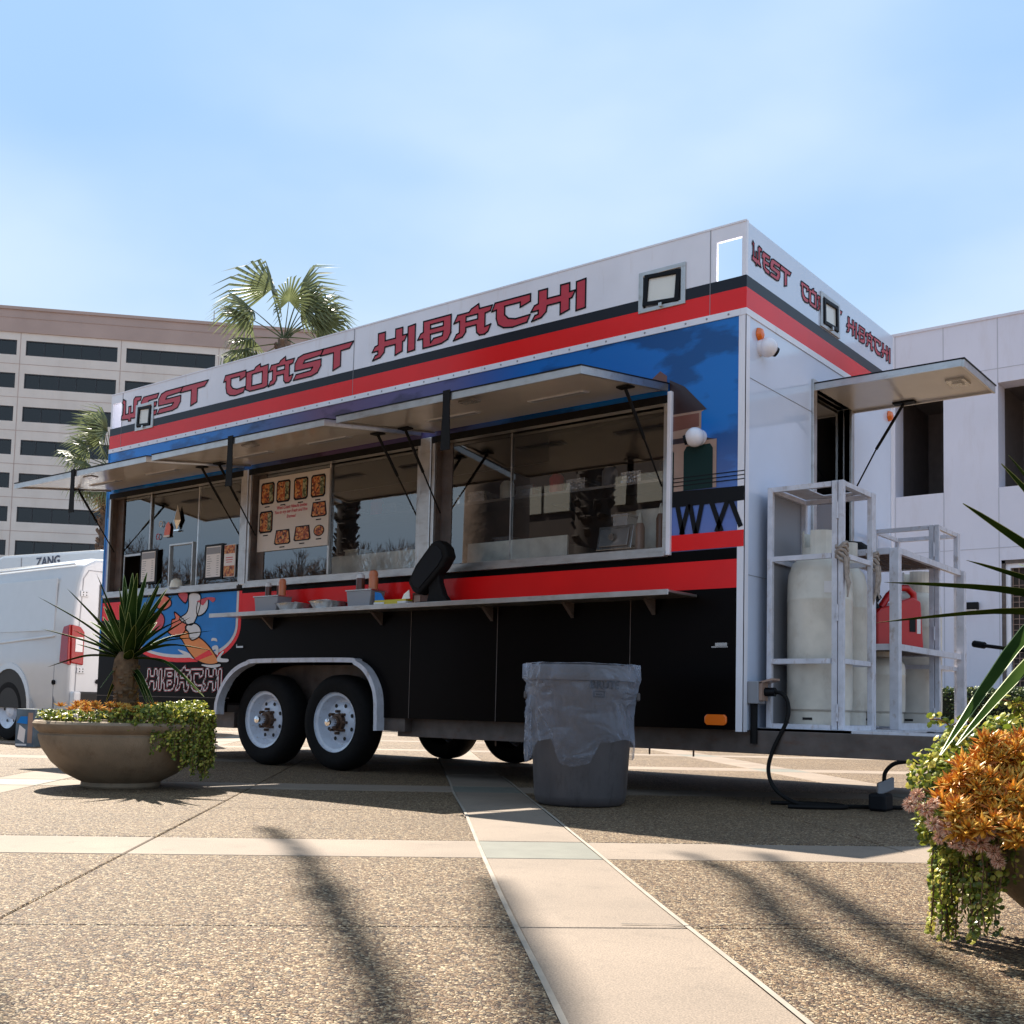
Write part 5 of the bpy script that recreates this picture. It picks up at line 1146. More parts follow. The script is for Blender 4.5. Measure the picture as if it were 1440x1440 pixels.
# arching sprigs
for (p0, p1) in (((1350, 1040), (1308, 1012)), ((1380, 1030), (1340, 1020)), ((1440, 1010), (1402, 985)), ((1440, 1000), (1425, 1003)), ((1330, 1100), (1290, 1102))):
    a = rpt(*p0, -.05); b_ = rpt(*p1, -.08); lb = MB(); sb_ = MB(); pts = [a.lerp(b_, k/9)+Vector((0, 0, .018*math.sin(math.pi*k/9))) for k in range(10)]
    sb_.tube(pts, .002, 5)
    for k, p in enumerate(pts):
        for sg in (-1, 1): leaf_disc(lb, p+Vector((0, 0, sg*.009))+rv(rng)*.004, rv(rng)+Vector((0, 0, .5)), .009, rng)
    o = build('sprig', sb_, M['stem'], gv, fix=False); build('sprig_leaves', lb, M['jade'], o, fix=False)
gs = thing('fire_sedum', 'mass of orange succulent rosettes filling the right bowl at the frame edge', 'plant', RP+Vector((-.1, -.15, .4)))
for k in range(300):
    px_ = rng.uniform(1338, 1520); py_ = rng.uniform(1035, 1190)
    if py_ > 1110+(px_-1345)*.9 and py_ > 1175: continue
    if px_ < 1375 and py_ < 1075: continue
    dep = -.16-.20*(py_-1045)/145+rng.uniform(-.04, .05)
    c = rpt(px_, py_, dep); axv = (Vector((0, 0, 1))-FH*.7-RH*.3+rv(rng)*.45)
    build('rosette', rosette('r', c, rng.uniform(.028, .046), rng, 22, axis=axv), M['fire'], gs, fix=False)
for k in range(26):
    c = rpt(rng.uniform(1318, 1372), rng.uniform(1090, 1150), -.2+rng.uniform(-.04, .04)); build('rosette', rosette('r', c, rng.uniform(.026, .038), rng, 20, axis=Vector((0, 0, 1))-RH*.8-FH*.5+rv(rng)*.4), M['fire'], gs, fix=False)
for k, (p, rr) in enumerate((((1280, 1131), .018), ((1290, 1118), .016), ((1302, 1138), .02), ((1312, 1158), .018), ((1330, 1164), .020), ((1322, 1178), .016), ((1357, 1190), .021), ((1378, 1186), .022), ((1398, 1198), .017), ((1404, 1212), .016), ((1415, 1172), .018), ((1341, 1186), .014), ((1313, 1130), .014), ((1392, 1172), .016))):
    c = rpt(p[0], p[1], -.30); b = MB()
    for q in range(150):
        d = rv(rng); e = d.orthogonal().normalized()*rr*.09; f = d.cross(e); b.add([c+d*rr*.5+e, c+d*rr*.5-e*.5+f*.8, c+d*rr*.5-e*.5-f*.8, c+d*rr*rng.uniform(.95, 1.2)], [(0, 1, 3), (1, 2, 3), (2, 0, 3)])
    o = build('flower_head', b, M['pink'], gs, fix=False)
    build('flower_stalk', MB().tube([c, c+FH*.05+RH*.03+Vector((0, 0, .01)), c+FH*.12+RH*.07+Vector((0, 0, .0))], .0028, 5), M['stem'], o)

# ================================================================== VANS AND BOXES (left)
VX, VY = -8.69, .655
t = thing('cargo_van', 'white cargo van parked left of the trailer, rear corner with red tail light', 'van', (VX-2.5, VY+.95, 0)); yv = VY
def vsec(s):                  # half-width (from centre) against height, with tumblehome
    return s
WV = 1.86; cy = yv+WV/2
sec = [(.88, .38), (.93, .55), (.93, 1.15), (.905, 1.45), (.86, 1.85), (.80, 2.06), (.66, 2.15), (0, 2.19)]
vb = MB(); xs = [VX, VX-.02, VX-.10, VX-3.6, VX-4.2, VX-4.9]
rings = []
for i, x in enumerate(xs):
    ins = [.04, .015, 0, 0, .02, .06][i]; tops = [.97, .99, 1, 1, .93, .58][i]
    L = [(x, cy-(h-ins), .38+(z-.38)*tops) for h, z in sec]+[(x, cy+(h-ins), .38+(z-.38)*tops) for h, z in sec[::-1][1:]]
    rings.append(L)
n = len(rings[0])
for L in rings: vb.add(L, [])
fs = []
for i in range(len(xs)-1):
    for k in range(n-1): a = i*n+k; fs.append((a, a+1, a+1+n, a+n))
    fs.append((i*n+n-1, i*n, (i+1)*n, (i+1)*n+n-1))
fs += [tuple(range(n)), tuple(range((len(xs)-1)*n, len(xs)*n))[::-1]]; vb.add([], fs) if False else vb.f.extend(fs)
vbod = build('van_body', vb, M['vanw'], t, smooth=True, bevel=.02)
WXv = -10.0
wa = [(WXv+.47*math.cos(R(a)), .39+.47*math.sin(R(a))) for a in range(0, 181, 15)]
build('wheel_arch_flare', MB().prism([[(WXv+.52*math.cos(R(a)), .39+.54*math.sin(R(a))) for a in range(0, 181, 12)]+[(WXv+.46*math.cos(R(a)), .39+.47*math.sin(R(a))) for a in range(180, -1, -12)]], lambda u, v, d: (u, d, v), yv-.012, yv+.05), M['vanw'], vbod, bevel=.008)
build('wheel_well', MB().prism([wa], lambda u, v, d: (u, d, v), yv-.004, yv+.03), M['dark'], vbod)
build('side_panel_press', MB().prism([[(VX-.35, 1.30), (VX-.42, 1.92), (VX-2.6, 1.92), (VX-2.6, 1.30)]], lambda u, v, d: (u, d+(v-1.15)*.075, v), yv-.008, yv+.01), M['vanw'], vbod, bevel=.012)
build('door_seam', MB().add([(VX+.004, cy+u, z) for u, z in ((-.74, 2.0), (-.80, 1.9), (-.835, 1.2), (-.84, .55), (-.83, .55), (-.825, 1.2), (-.79, 1.9), (-.735, 1.985))], [(0, 1, 2, 3, 4, 5, 6, 7)]).box(VX-.0, VX+.004, cy-.74, cy+.7, 1.995, 2.003).box(VX, VX+.004, cy-.005, cy+.005, .5, 2.0), M['tagm'], vbod)
build('belt_crease', MB().prism([[(VX-.32, 1.225), (VX-2.8, 1.10), (VX-2.8, 1.13), (VX-.32, 1.25)]], lambda u, v, d: (u, d, v), yv-.012, yv+.012), M['vanw'], vbod, bevel=.006)
build('roof_gutter', MB().box(VX-4.0, VX-.15, yv+.105, yv+.125, 2.065, 2.085), M['vanw'], vbod, bevel=.005)
build('rear_quarter_seam', MB().box(VX-.30, VX-.295, yv-.003, yv+.02, .40, .92), M['tagm'], vbod)
tl = build('tail_light', MB().prism([[(yv+.02, .92), (yv+.17, .90), (yv+.17, 1.28), (yv+.12, 1.34), (yv+.01, 1.36)]], END, VX-.03, VX+.025), M['tail'], t, bevel=.012)
tl2 = MB().prism([[(VX-.18, .93), (VX+.0, .90), (VX+.0, 1.36), (VX-.12, 1.34), (VX-.16, 1.25)]], lambda u, v, d: (u, d, v), yv-.012, yv+.04)
build('tail_lens_side', tl2, M['tail'], tl, bevel=.01)
build('reversing_lens', MB().box(VX+.026, VX+.031, yv+.06, yv+.15, 1.05, 1.22), M['clear'], tl, bevel=.002)
for z in (1.72, .84): build('door_hinge', MB().box(VX-.0, VX+.02, yv+.10, yv+.20, z-.03, z+.035), M['vanw'], t, bevel=.004); 
hd = MB()
for z in (1.72, .84):
    for yy in (.13, .17):
        for dz in (-.012, .018): hd.box(VX+.02, VX+.023, yv+yy-.006, yv+yy+.006, z+dz-.006, z+dz+.006)
build('hinge_bolts', hd, M['ink'], t)
build('parking_sensor', MB().lathe([(.028, VX+.0), (.028, VX+.022), (.001, VX+.022)], (0, yv+.37, .72), 12, 'x').lathe([(.028, yv-.02), (.028, yv), (.001, yv-.02)], (VX-.28, 0, .70), 12, 'y'), M['ink'], t)
build('rear_bumper', MB().box(VX-.15, VX+.05, yv+.10, yv+WV-.10, .34, .60), M['dark'], t, bevel=.02)
build('rear_handle', MB().box(VX, VX+.035, cy-.20, cy-.02, 1.08, 1.13), M['ink'], t, bevel=.01)
build('licence_plate', MB().box(VX+.004, VX+.012, cy+.06, cy+.36, .82, .97), M['paper'], t)
build('rear_step', MB().box(VX, VX+.10, yv+.03, yv+.12, .36, .60), M['vanw'], t, bevel=.02)
build('window_black', MB().box(VX+.006, VX+.012, yv+.34, yv+1.5, 1.35, 1.85), M['bglass'], t)
b = MB().lathe([(.23, -.09), (.31, -.10), (.355, -.085), (.37, -.05), (.37, .08), (.31, .10)], (WXv, yv+.09, .37), 36, 'y'); wv = build('wheel', b, M['tyre'], t, smooth=True)
build('rim', MB().lathe([(.235, -.09), (.225, -.07), (.20, -.05), (.12, -.02), (.10, -.06), (.05, -.075), (.001, -.076)], (WXv, yv+.09, .37), 32, 'y'), M['rimw'], wv, smooth=True)
nb_ = MB()
for k in range(6):
    a = 2*math.pi*k/6; nb_.lathe([(.018, -.045), (.001, -.045)], (WXv+.155*math.cos(a), yv+.088, .37+.155*math.sin(a)), 8, 'y')
build('rim_holes', nb_, M['dark'], wv)
# second van with lettering, behind
t = thing('box_truck', 'white high roof truck behind the van, with dark blue lettering along its top', 'truck', (-14, 4.2, 0))
b = MB().prism([[(-16.4, .5), (-11.9, .5), (-11.9, 2.72), (-12.6, 2.83), (-15.6, 2.93), (-16.2, 2.80), (-16.4, 2.6)]], lambda u, v, d: (u, d, v), 3.3, 5.3); TB = build('truck_body', b, M['vanw'], t, bevel=.05)
build('truck_lettering', text_mb('ZANG', .21, lambda a, b_, d: (a-14.45, d, b_+2.665), 3.292, sx=1.25, bold=.004), M['navy'], TB, fix=False)
build('truck_seam', MB().box(-14.95, -14.93, 3.294, 3.30, .6, 2.85), M['tagm'], TB)
build('wheel', MB().lathe([(.25, 3.35), (.42, 3.33), (.45, 3.38), (.45, 3.55)], (-15.4, 0, .45), 28, 'y').lathe([(.25, 3.35), (.42, 3.33), (.45, 3.38), (.45, 3.55)], (-12.7, 0, .45), 28, 'y'), M['tyre'], t, smooth=True)
# boxes
t = thing('printed_box', 'upright blue grey printed carton with white panel beside the left bowl', 'box', (-8.1, .05, 0))
def obj_box(t_, c, hx, hy, hz, rz, mk_, nm_, bev=.003):
    a = Vector((math.cos(rz), math.sin(rz), 0)); b_ = Vector((-math.sin(rz), math.cos(rz), 0)); return build(nm_, MB().obox(c, a*hx, b_*hy, (0, 0, hz)), M[mk_], t_, bevel=bev)
rzb = R(20); c = Vector((-8.36, .10, .20)); bxo = obj_box(t, c, .12, .12, .20, rzb, 'boxb', 'carton_body')
a = Vector((math.cos(rzb), math.sin(rzb), 0)); b_ = Vector((-math.sin(rzb), math.cos(rzb), 0))
f = lambda u, v, d: tuple(c+a*u+Vector((0, 0, v))-b_*(.12+d))
build('white_panel', MB().prism([[(-.09, -.12), (.0, -.16), (.01, -.02), (-.07, .03)]], f, .0, .002), M['paper'], bxo)
build('label_strip', MB().prism([[(.04, -.16), (.10, -.16), (.10, .16), (.04, .16)]], f, .0, .002), M['ptan'], bxo)
build('blue_art', MB().prism([[(-.11, .05), (.03, .04), (.03, .12), (-.06, .12)]], f, .0, .002), M['pblue'], bxo)
build('base_print', MB().prism([[(-.11, -.19), (.03, -.19), (.03, -.17), (-.11, -.17)]], f, .0, .002), M['paper'], bxo)
t = thing('cardboard_box', 'brown cardboard box behind the printed carton, near the van wheel', 'box', (-8.2, .35, 0))
obj_box(t, Vector((-8.12, .42, .19)), .17, .14, .19, R(12), 'card', 'carton_body'); obj_box(t, Vector((-8.25, .25, .385)), .14, .03, .004, R(12), 'card', 'flap')

# ================================================================== BUILDINGS
def ray(x, y): return FW+RT*((x-720)/1550.957)-UP*((y-880.46)/1550.957)
H = 44.6; d0 = ray(0, 434); P0 = CAM+d0*((H-CAM.z)/d0.z)
AD = Vector((.668, .744, 0)).normalized(); ND = Vector((AD.y, -AD.x, 0))      # along the facade, towards the camera
def fac(x, y): d = ray(x, y); t_ = (P0-CAM).dot(ND)/d.dot(ND); P = CAM+d*t_; return ((P-P0).dot(AD), P.z)
BL = thing('office_block', 'beige seven storey office block with strip windows behind the palms at left', 'building', (P0.x, P0.y, 0))
def fb(u, v, d): p = P0+AD*u-ND*d; return (p.x, p.y, v)
s1, z1 = fac(37, 479); s1b, z1b = fac(37, 500); s2, _ = fac(165.7, 488); s3, _ = fac(178, 490); s0, _ = fac(24, 478); zlast = fac(19, 759.6)[1]
pitch = (z1-zlast)/6; wh = z1-z1b; per = s3-s1; ww = s2-s1
zbr = fac(100, 480-0)[1]
zbr = fac(5, 466)[1]
U0, U1 = -per*2-2, per*5.2
rows = [z1-k*pitch for k in range(12) if z1-k*pitch-wh > .5]
cols = [s1+per*k for k in range(-2, 5)]
def qb(b, u0, u1, v0, v1, d0_=0., d1_=.4):
    vs = [fb(u, v, d) for d in (d0_, d1_) for v in (v0, v1) for u in (u0, u1)]
    b.add(vs, [(0, 2, 3, 1), (4, 5, 7, 6), (0, 1, 5, 4), (2, 6, 7, 3), (0, 4, 6, 2), (1, 3, 7, 5)])
zs = [H-.6] 
wall = MB(); qb(wall, U0, U1, rows[0], zbr)
for i, r0 in enumerate(rows):
    nxt = rows[i+1] if i+1 < len(rows) else -1.0
    pv = U0
    for c_ in cols: qb(wall, pv, c_, r0-wh, r0); pv = c_+ww
    qb(wall, pv, U1, r0-wh, r0)
    qb(wall, U0, U1, nxt if i+1 < len(rows) else 0, r0-wh)
build('facade_wall', wall, M['bldl'], BL)
pw = MB(); qb(pw, U0-.1, U1+.1, zbr, H, -.15, .4); PW = build('parapet_wall', pw, M['bldt'], BL)
pc = MB(); qb(pc, U0-.2, U1+.2, H, H+.35, -.30, .6); qb(pc, U0-.15, U1+.15, H-.95, H-.85, -.2, -.15); build('coping', pc, M['bldt'], PW)
bk = MB(); qb(bk, U0, U1, 0, H-.1, 1.2, 26); build('building_core', bk, M['dark'], BL)
sd_ = MB(); qb(sd_, U0, U0+.3, 0, H, .4, 26); qb(sd_, U1-.3, U1, 0, H, .4, 26); build('side_wall', sd_, M['bldl'], BL)
# floor bands (thin joints)
jb = MB()
for i, r0 in enumerate(rows):
    qb(jb, U0, U1, r0-wh-(pitch-wh)*.5, r0-wh-(pitch-wh)*.5+.05, -.02, 0)
for c_ in cols: qb(jb, c_-.62, c_-.56, 0, zbr, -.025, 0.0)
build('panel_joints', jb, M['bldt'], BL)
rngw = random.Random(5)
for i, r0 in enumerate(rows):
    for ci, c_ in enumerate(cols):
        fr = MB(); qb(fr, c_, c_+ww, r0-.12, r0, .06, .3); qb(fr, c_, c_+ww, r0-wh, r0-wh+.1, .06, .3); qb(fr, c_, c_+.12, r0-wh, r0, .06, .3); qb(fr, c_+ww-.12, c_+ww, r0-wh, r0, .06, .3)
        cuts = [0, ww*.16, ww*.37, ww*.56, ww*.78, ww] if (i+ci) % 2 else [0, ww*.2, ww*.40, ww*.60, ww*.80, ww]
        for q in cuts[1:-1]: qb(fr, c_+q-.05, c_+q+.05, r0-wh+.1, r0-.12, .08, .24)
        W_ = build('window', fr, M['wframe'], BL)
        for a, b_ in zip(cuts, cuts[1:]):
            g_ = MB(); qb(g_, c_+a+.06, c_+b_-.06, r0-wh+.11, r0-.13, .15, .17); build('pane', g_, M['bglass'], W_)
            rr = rngw.random()
            if rr < .5:
                g2 = MB(); hh = wh*rngw.choice([.25, .55, .8, .8]); qb(g2, c_+a+.08, c_+b_-.08, r0-.14-hh, r0-.14, .32, .34); build('blind', g2, M['blind'], W_)
t = thing('roof_antenna', 'thin antenna on the office block roof near the palm', 'antenna', fb(fac(298, 455)[0], H+.3, 2)); b = MB(); p = Vector(t.location)
b.tube([p, p+Vector((0, 0, 2.2))], .06, 6); build('mast', b, M['tagm'], t); build('cross_bar', MB().tube([p+Vector((-.5, 0, 1.2)), p+Vector((.3, 0, 1.2))], .04, 6), M['tagm'], t)

# right building
BY = 14.7; bz = lambda x, y: (lambda d: (CAM+d*((BY-CAM.y)/d.y)))(ray(x, y))
f2 = lambda x, y: (bz(x, y).x, bz(x, y).z)
zp = f2(1256, 474.4)[1]
xa, _ = f2(1259, 640); xb, _ = f2(1327, 640); xc, _ = f2(1404, 640); zs_ = f2(1327, 693)[1]; zt_ = f2(1404, 538)[1]; mod = xc-xa
BR = thing('stucco_building', 'pale two storey stucco building behind the trailer at right', 'building', (0, BY+5, 0))
RB = lambda u, v, d: (u, BY+d, v)
XL, XR = -14.0, xc+mod*9
ops = []
holes = []
for k in range(-6, 6):
    a = xa+mod*k; wd_ = (xb-xa) if k != 1 else mod*1.9
    if k == 2: continue
    holes.append((a, a+wd_, zs_, zt_))
dx0 = f2(1409, 900)[0]; dz1 = f2(1440, 786)[1]
holes.append((dx0, dx0+1.5, .0, dz1))
loops = [[(XL, 0), (XR, 0), (XR, zp), (XL, zp)]]
wl = MB()
# wall as grid pieces round the upper openings; lower storey round the door
ups = sorted(h for h in holes if h[2] > 1); pv = XL
wl.box(XL, XR, BY, BY+.45, zt_, zp)
for (a, b, c_, d_) in ups: wl.box(pv, a, BY, BY+.45, zs_, zt_); pv = b
wl.box(pv, XR, BY, BY+.45, zs_, zt_); wl.box(XL, dx0, BY, BY+.45, 0, zs_); wl.box(dx0+1.5, XR, BY, BY+.45, 0, zs_); wl.box(dx0, dx0+1.5, BY, BY+.45, dz1, zs_)
WR = build('stucco_wall', wl, M['bldr'], BR)
build('coping', MB().box(XL, XR, BY-.02, BY+.5, zp, zp+.05), M['bldr'], WR)
jr = MB()
for k in range(-6, 8):
    for xx in (xa+mod*k, xb+mod*k):
        if xx < XR: jr.box(xx-.008, xx+.008, BY-.004, BY, 0, zs_-.0); jr.box(xx-.008, xx+.008, BY-.004, BY, zt_, zp)
for z in (f2(1375.6, 530)[1]+.10, f2(1330, 775)[1], zs_): jr.box(XL, xa+mod*8, BY-.0045, BY-.0005, z-.006, z+.006) if z != zs_ else None
build('panel_joint_lines', jr, mat('joint shade', (.46, .45, .50), .8), WR)
for (a, b, c_, d_) in ups:
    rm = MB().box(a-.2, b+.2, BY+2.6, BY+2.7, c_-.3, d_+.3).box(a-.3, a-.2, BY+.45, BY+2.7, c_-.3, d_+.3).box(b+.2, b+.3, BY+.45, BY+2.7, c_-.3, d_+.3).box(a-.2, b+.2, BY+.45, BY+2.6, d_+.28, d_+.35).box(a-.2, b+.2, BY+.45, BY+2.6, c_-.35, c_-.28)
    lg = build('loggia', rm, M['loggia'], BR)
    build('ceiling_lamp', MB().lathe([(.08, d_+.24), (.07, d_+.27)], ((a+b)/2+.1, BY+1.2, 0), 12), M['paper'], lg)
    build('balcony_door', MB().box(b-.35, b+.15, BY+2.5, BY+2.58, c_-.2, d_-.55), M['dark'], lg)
dr_ = build('mesh_door', MB().box(dx0+.08, dx0+1.5, BY+.16, BY+.20, 0, dz1-.08), M['mesh'], BR)
build('door_frame', MB().box(dx0+.06, dx0+.14, BY+.06, BY+.16, 0, dz1-.06).box(dx0+.14, dx0+1.5, BY+.06, BY+.16, dz1-.14, dz1-.06), M['white'], dr_)
ms = MB()
for k in range(14): ms.box(dx0+.16+k*.1, dx0+.17+k*.1, BY+.12, BY+.13, 0, dz1-.14)
for k in range(30): ms.box(dx0+.15, dx0+1.5, BY+.13, BY+.14, k*.1, k*.1+.01)
build('mesh_wires', ms, M['ptan'], dr_); build('door_surround', MB().box(dx0, dx0+.06, BY+.02, BY+.3, 0, dz1).box(dx0, dx0+1.5, BY+.02, BY+.3, dz1-.06, dz1), M['frame'], dr_)
lx0, lz0 = f2(1350, 858); lx1, lz1 = f2(1377, 847)
wl_ = build('wall_lamp', MB().box(lx0, lx1, BY-.10, BY, lz0, lz1+.0), M['ink'], BR, bevel=.01); build('lamp_lens', MB().box(lx0+.03, lx1-.03, BY-.08, BY-.02, lz0-.02, lz0), M['paper'], wl_)
build('roof_deck', MB().box(XL, XR, BY+.45, BY+14, zp-.5, zp-.4).box(XL, XL+.3, BY+.45, BY+14, 0, zp).box(XR-.3, XR, BY+.45, BY+14, 0, zp), M['bldr'], BR)
# roof solar panel
sx0, _ = f2(1340, 450); sx1, _ = f2(1432, 440)
t = thing('solar_panels', 'dark tilted solar panels on the roof of the pale stucco building', 'solar panel', (sx0+1, BY+1.6, zp-.4))
for k in range(3):
    a = sx0+.1+k*.40*1.0; build('panel', MB().obox((a+.25, BY+1.0, zp+.16+.02*k), (.19, 0, .01), (0, .45, .10), (0, 0, .02)), M['ink'], t)
build('panel_stand', MB().box(sx0+.1, sx0+1.4, BY+1.3, BY+1.35, zp-.4, zp+.16), M['tagm'], t)
# hedge
rng = random.Random(31); hb = MB(); hx0, hx1 = -13.0, 4.0; hy0, hy1 = BY-2.6, BY-1.5; hz1 = .98
for k in range(15000):
    x = rng.uniform(-4.5, hx1) if rng.random() < .8 else rng.uniform(hx0, hx1); f_ = rng.random()
    bmp = .05*noise.noise(Vector((x*2.5, 3, 1)))
    if f_ < .55: p = Vector((x, hy0+rng.uniform(-.03, .08), rng.uniform(0, hz1+bmp)))
    else: p = Vector((x, rng.uniform(hy0, hy1), hz1+bmp+rng.uniform(-.07, .04)))
    leaf_disc(hb, p, rv(rng)+Vector((0, -.6, .4)), rng.uniform(.018, .032), rng)
t = thing('hedge', 'clipped dark green hedge along the pale stucco building', 'hedge', (-3, BY-2, 0))
o = build('hedge_leaves', hb, M['hedge'], t, fix=False); o['kind'] = 'stuff'
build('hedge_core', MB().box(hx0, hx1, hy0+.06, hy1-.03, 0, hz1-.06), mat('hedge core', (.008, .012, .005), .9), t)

# ================================================================== PALMS
def frond_mesh(seed, dead=False, L=1.25, Rb=1.05, nseg=26):
    rg = random.Random(seed); b = MB()
    pts = [Vector((L*k/5, 0, .10*math.sin(math.pi*k/10)-.02*k)) for k in range(6)]
    b.tube(pts, [.028, .024, .02, .017, .015, .012], 5)
    o = pts[-1]; span = R(125)
    fold = rg.uniform(.35, .85)
    ang_ = [-span+2*span*k/nseg for k in range(nseg+1)]
    def pt(a, r, droop=0.):
        x = math.cos(a)*r; y = math.sin(a)*r; z = -abs(math.sin(a))*r*fold-droop
        return o+Vector((x, y*math.cos(fold*.6), z))
    hub = o
    for k in range(nseg):
        a0_, a1_ = ang_[k], ang_[k+1]; am = (a0_+a1_)/2; Lk_ = Rb*(1.0-.25*abs(am)/span)*rg.uniform(.9, 1.06)
        r1 = Lk_*.42
        p0 = pt(a0_, r1, .02); p1 = pt(am, r1, -.03); p2 = pt(a1_, r1, .02)
        dr1 = rg.uniform(.04, .14)*Rb; dr2 = rg.uniform(.3, .75)*Rb
        q0 = pt(am-.035, Lk_*.82, dr1); q1 = pt(am+.035, Lk_*.82, dr1); e_ = pt(am, Lk_*(.98), dr2)
        b.add([hub, p0, p1, p2, q0, q1, e_], [(0, 1, 2), (0, 2, 3), (1, 4, 2), (2, 4, 5), (2, 5, 3), (4, 6, 5)])
    me = bpy.data.meshes.new('frond'); me.from_pydata([tuple(v) for v in b.v], [], b.f); me.materials.append(M['deadf' if dead else 'frond']); return me
FM = [frond_mesh(k) for k in range(4)]; DM = [frond_mesh(20+k, True) for k in range(2)]
def fan_palm(base, h, lb, seed, fronds, scale=1., lean=0., trunk_r=.2, skirt=14, spec=()):
    rg = random.Random(seed); base = Vector(base); top = base+Vector((lean, 0, h))
    t = thing('fan_palm', lb, 'palm tree', base, 'fan palms behind the trailer')
    pts = [base.lerp(top, k/14) for k in range(15)]
    b = MB().tube(pts, [trunk_r*(1.25-.3*k/14)*(1+.05*math.sin(k*2.1)) for k in range(15)], 12); build('trunk', b, M['bark'], t, smooth=True)
    bt = MB()
    for k in range(230):
        s = rg.uniform(.45, 1); a = rg.uniform(0, 6.28); p = base.lerp(top, s); d = Vector((math.cos(a), math.sin(a), 0)); r0 = trunk_r*(1.25-.3*s)
        bt.obox(p+d*(r0+.02), d*.07+Vector((0, 0, .09)), Vector((-d.y, d.x, 0))*.06, Vector((-d.x*.5, -d.y*.5, .5))*.03)
    o = build('boot_scales', bt, M['bark'], t); o['kind'] = 'stuff'
    def place(me, az, el, sc_, roll=0.):
        o = bpy.data.objects.new('frond', me); COL.objects.link(o); o.parent = t
        o.location = top-base+Vector((0, 0, rg.uniform(-.15, .1)))
        m_ = Matrix.Rotation(az, 3, 'Z') @ Matrix.Rotation(-el, 3, 'Y') @ Matrix.Rotation(roll, 3, 'X'); o.rotation_euler = m_.to_euler(); o.scale = (sc_,)*3
    for (az, el, s_) in spec: place(FM[rg.randrange(4)], az, R(el), s_*scale, rg.uniform(-.7, .7))
    for k in range(fronds):
        place(FM[k % 4], rg.uniform(0, 6.28), R(rg.uniform(-45, 80)), scale*rg.uniform(.8, 1.1), rg.uniform(-.6, .6))
    for k in range(skirt): place(DM[k % 2], rg.uniform(0, 6.28), R(rg.uniform(-85, -50)), scale*rg.uniform(.7, .95), rg.uniform(-.5, .5))
    return t
def at(pxx, pyy, dist): d = ray(pxx, pyy); return CAM+d*(dist/d.dot(FH))
pc_ = at(400, 478, 31); fan_palm((pc_.x, pc_.y, 0), pc_.z, 'tall fan palm rising above the trailer roof, in front of the office block', 3, 4, .9,
    spec=[(ar_, 34, 1.0), (ar_+.25, 46, 1.05), (ar_-.3, 52, .95), (ar_+math.pi, 30, 1.1), (ar_+math.pi+.3, 38, 1.05), (ar_+2.9, 74, 1.5), (ar_+.3, 76, 1.3), (ar_+.9, 66, 1.2), (ar_+math.pi, -10, 1.0), (ar_, -5, 1.0), (ar_+3.0, 2, .9), (ar_-1.2, 58, .9)], skirt=6)
pc_ = at(156, 655, 34); fan_palm((pc_.x, pc_.y, 0), pc_.z, 'shorter fan palm half hidden by the left end of the trailer', 8, 16, .80,
    spec=[(ar_+math.pi, 20, 1.0), (ar_+math.pi+.3, 40, .9), (ar_+math.pi-.4, -5, .9), (ar_+2.5, 50, 1), (ar_+math.pi, -30, .8)], skirt=8, trunk_r=.24)
# tall feather palm outside the left edge; only its shadow falls into the picture
def feather_palm(base, h):
    base = Vector(base); top = base+Vector((0, 0, h)); rg = random.Random(4)
    t = thing('date_palm', 'tall feather palm left of the view whose frond shadows streak the paving', 'palm tree', base)
    build('trunk', MB().tube([base, top], [.38, .28], 12), M['bark'], t, smooth=True)
    shadow = lambda x, y: Vector((x, y, 0))+SUN*((top.z-.3)/SUN.z)
    targets = [[(3.2, -6.3), (1.75, -4.75), (1.17, -4.25), (.62, -3.84), (-.1, -3.32), (-.8, -2.9)], [(3.3, -6.3), (1.9, -4.5), (1.27, -3.8), (.79, -3.3)],
               [(3.4, -6.2), (2.6, -4.1), (2.05, -3.25), (1.6, -2.65), (1.1, -1.99)], [(3.4, -6.2), (2.7, -4.3), (1.95, -3.5), (1.4, -2.72), (.9, -2.25)], [(3.1, -6.5), (1.5, -5.3), (.6, -4.95), (-.3, -4.6)]]
    for k, T_ in enumerate(targets):
        P = [top]+[shadow(*q) for q in T_[1:]]
        pts = bez(P, 6); b = MB().tube(pts, [.06-.035*i/(len(pts)-1) for i in range(len(pts))], 5); n_ = len(pts)
        for i in range(4, n_):
            d = (pts[i]-pts[i-1]).normalized(); sd = d.cross(Vector((0, 0, 1))).normalized()
            for q in range(3):
                for sg in (-1, 1):
                    ll = rg.uniform(.10, .24)*(1-.62*abs(2*i/n_-1.1)); p = pts[i-1].lerp(pts[i], q/3)
                    e_ = p+sd*sg*ll*.42+d*ll*.9-Vector((0, 0, ll*.6)); w_ = d.cross(SUN).normalized()*.026
                    b.add([p-w_, p+w_, e_], [(0, 1, 2)])
        build('frond', b, M['frond'], t, fix=False)
    for k in range(14):
        a = rg.uniform(math.pi*1.02, math.pi*1.75); P = [top, top+Vector((math.cos(a)*1.5, math.sin(a)*1.5, .9)), top+Vector((math.cos(a)*3, math.sin(a)*3, .4)), top+Vector((math.cos(a)*4, math.sin(a)*4, -.9))]
        pts = bez(P, 5); b = MB().tube(pts, .03, 4)
        for i in range(2, len(pts)):
            d = (pts[i]-pts[i-1]).normalized(); sd = d.cross(Vector((0, 0, 1))).normalized()
            for sg in (-1, 1): b.add([pts[i], pts[i]+d*.06, pts[i]+sd*sg*.4+d*.2-Vector((0, 0, .2))], [(0, 1, 2)])
        build('frond', b, M['frond'], t, fix=False)
cr_ = Vector((3.3, -6.4, 0))+SUN*(10/SUN.z); feather_palm((cr_.x, cr_.y, 0), 10)
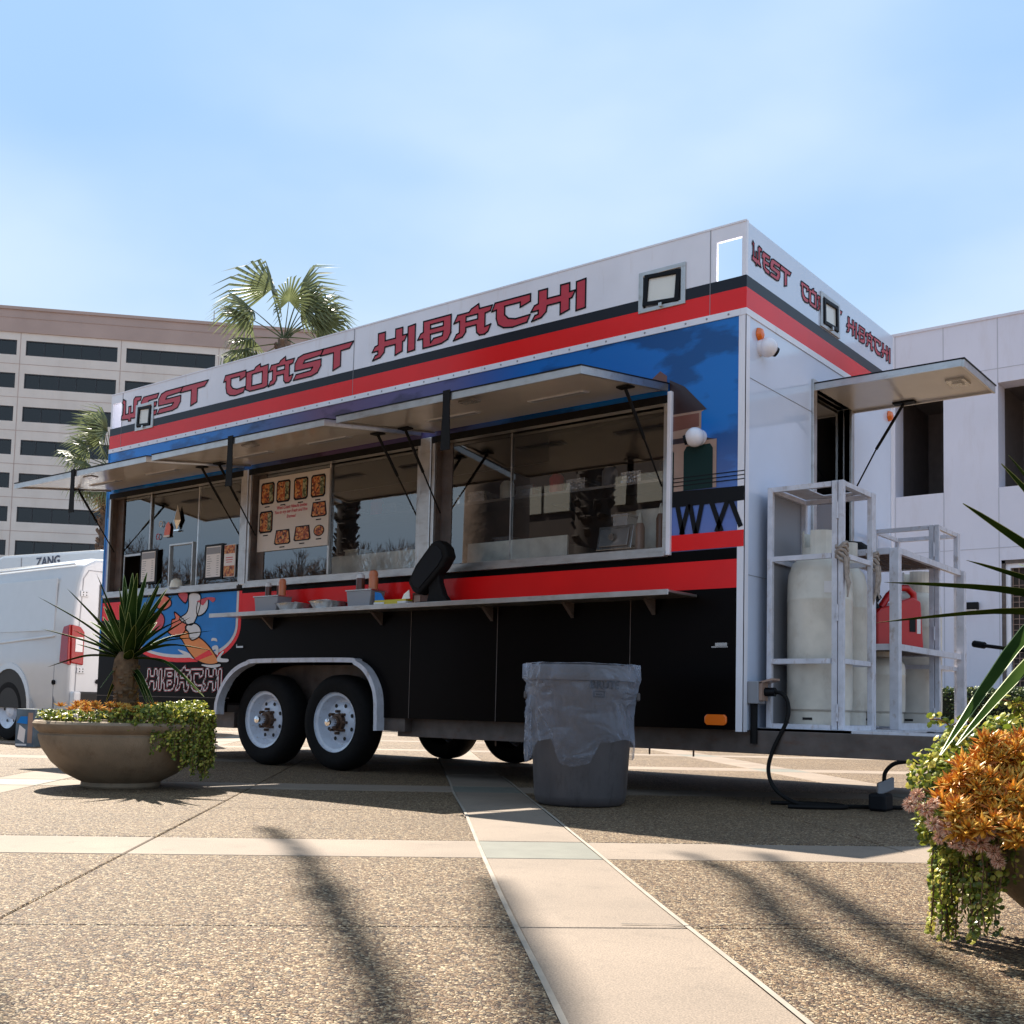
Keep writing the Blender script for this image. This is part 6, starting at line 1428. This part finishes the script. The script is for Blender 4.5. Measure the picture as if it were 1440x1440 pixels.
# bare trees behind the camera, reflected in the windows
def bare_tree(base, h, lb, seed):
    rg = random.Random(seed); base = Vector(base); t = thing('bare_tree', lb, 'tree', base, 'bare trees mirrored in the windows'); b = MB(); tb_ = MB()
    tb_.tube([base, base+Vector((.1, 0, h*.3))], [.16, .12], 8)
    def grow(p, d, L, r, lvl):
        q = p+d*L; b.tube([p, p.lerp(q, .5)+rv(rg)*L*.06, q], [r, r*.8, r*.62], 4, cap=False)
        if lvl == 0: return
        for k in range(rg.choice([3, 3, 4])): grow(q, (d+rv(rg)*.62+Vector((0, 0, .12))).normalized(), L*rg.uniform(.62, .82), r*.6, lvl-1)
    for k in range(4): grow(base+Vector((.1, 0, h*.3)), (Vector((0, 0, 1))+rv(rg)*.6).normalized(), h*.2, .07, 5)
    build('trunk', tb_, M['bark'], t); build('branches', b, M['bark'], t, fix=False)
def behind(x, y, yy): d = ray(x, y); P = CAM+d*((yy-CAM.y)/d.y); return Vector((P.x, -P.y, P.z))
for k, (px_, py_, yy, h, lb) in enumerate(((385, 740, 12, 4.6, 'bare leafless tree behind the viewer, reflected below the menu board'), (455, 740, 13, 4.8, 'bare leafless tree behind the viewer, reflected right of the menu board'), (545, 740, 14, 5.4, 'bare leafless tree behind the viewer, reflected in the middle window'), (230, 760, 13, 5.6, 'bare leafless tree behind the viewer, reflected in the order window'))):
    p = behind(px_, py_, yy); bare_tree((p.x, p.y, 0), h, lb, k+1)
a = behind(655, 700, 30); b = behind(1010, 655, 30)
t = thing('brown_building', 'dark brown building behind the viewer, mirrored in the right window', 'building', (a.x, -30, 0))
hz_ = behind(700, 640, 30).z
BBw = build('brown_wall', MB().box(a.x, b.x, -31, -30, 0, hz_), M['dkwall'], t)
wz0, wz1 = behind(760, 722, 30).z, behind(760, 684, 30).z
for (q0, q1) in ((690, 712), (731, 760), (764, 800), (862, 888), (895, 930)):
    x0_, x1_ = behind(q0, 700, 30).x, behind(q1, 700, 30).x; wf = build('window', MB().box(x0_, x1_, -29.98, -29.9, wz0, wz1), M['dkwin'], t)
for k, (px_, yy, h) in enumerate(((482, 15, 8.5), (715, 15, 9.0), (828, 13, 9.0))):
    p = behind(px_, 740, yy); q = fan_palm((p.x, p.y, 0), h, ('shaggy fan palm behind the viewer, mirrored left in the middle window', 'shaggy fan palm behind the viewer, mirrored in the middle of the right window', 'shaggy fan palm behind the viewer, mirrored at the right of the right window')[k], 40+k, 14, .9, skirt=10, trunk_r=.26+.08*(k == 2))
    q['group'] = 'fan palms mirrored in the windows'
    for ch in q.children:
        if ch.name.split('.')[0] in ('trunk', 'boot_scales'): ch.data.materials[0] = M['dbark']
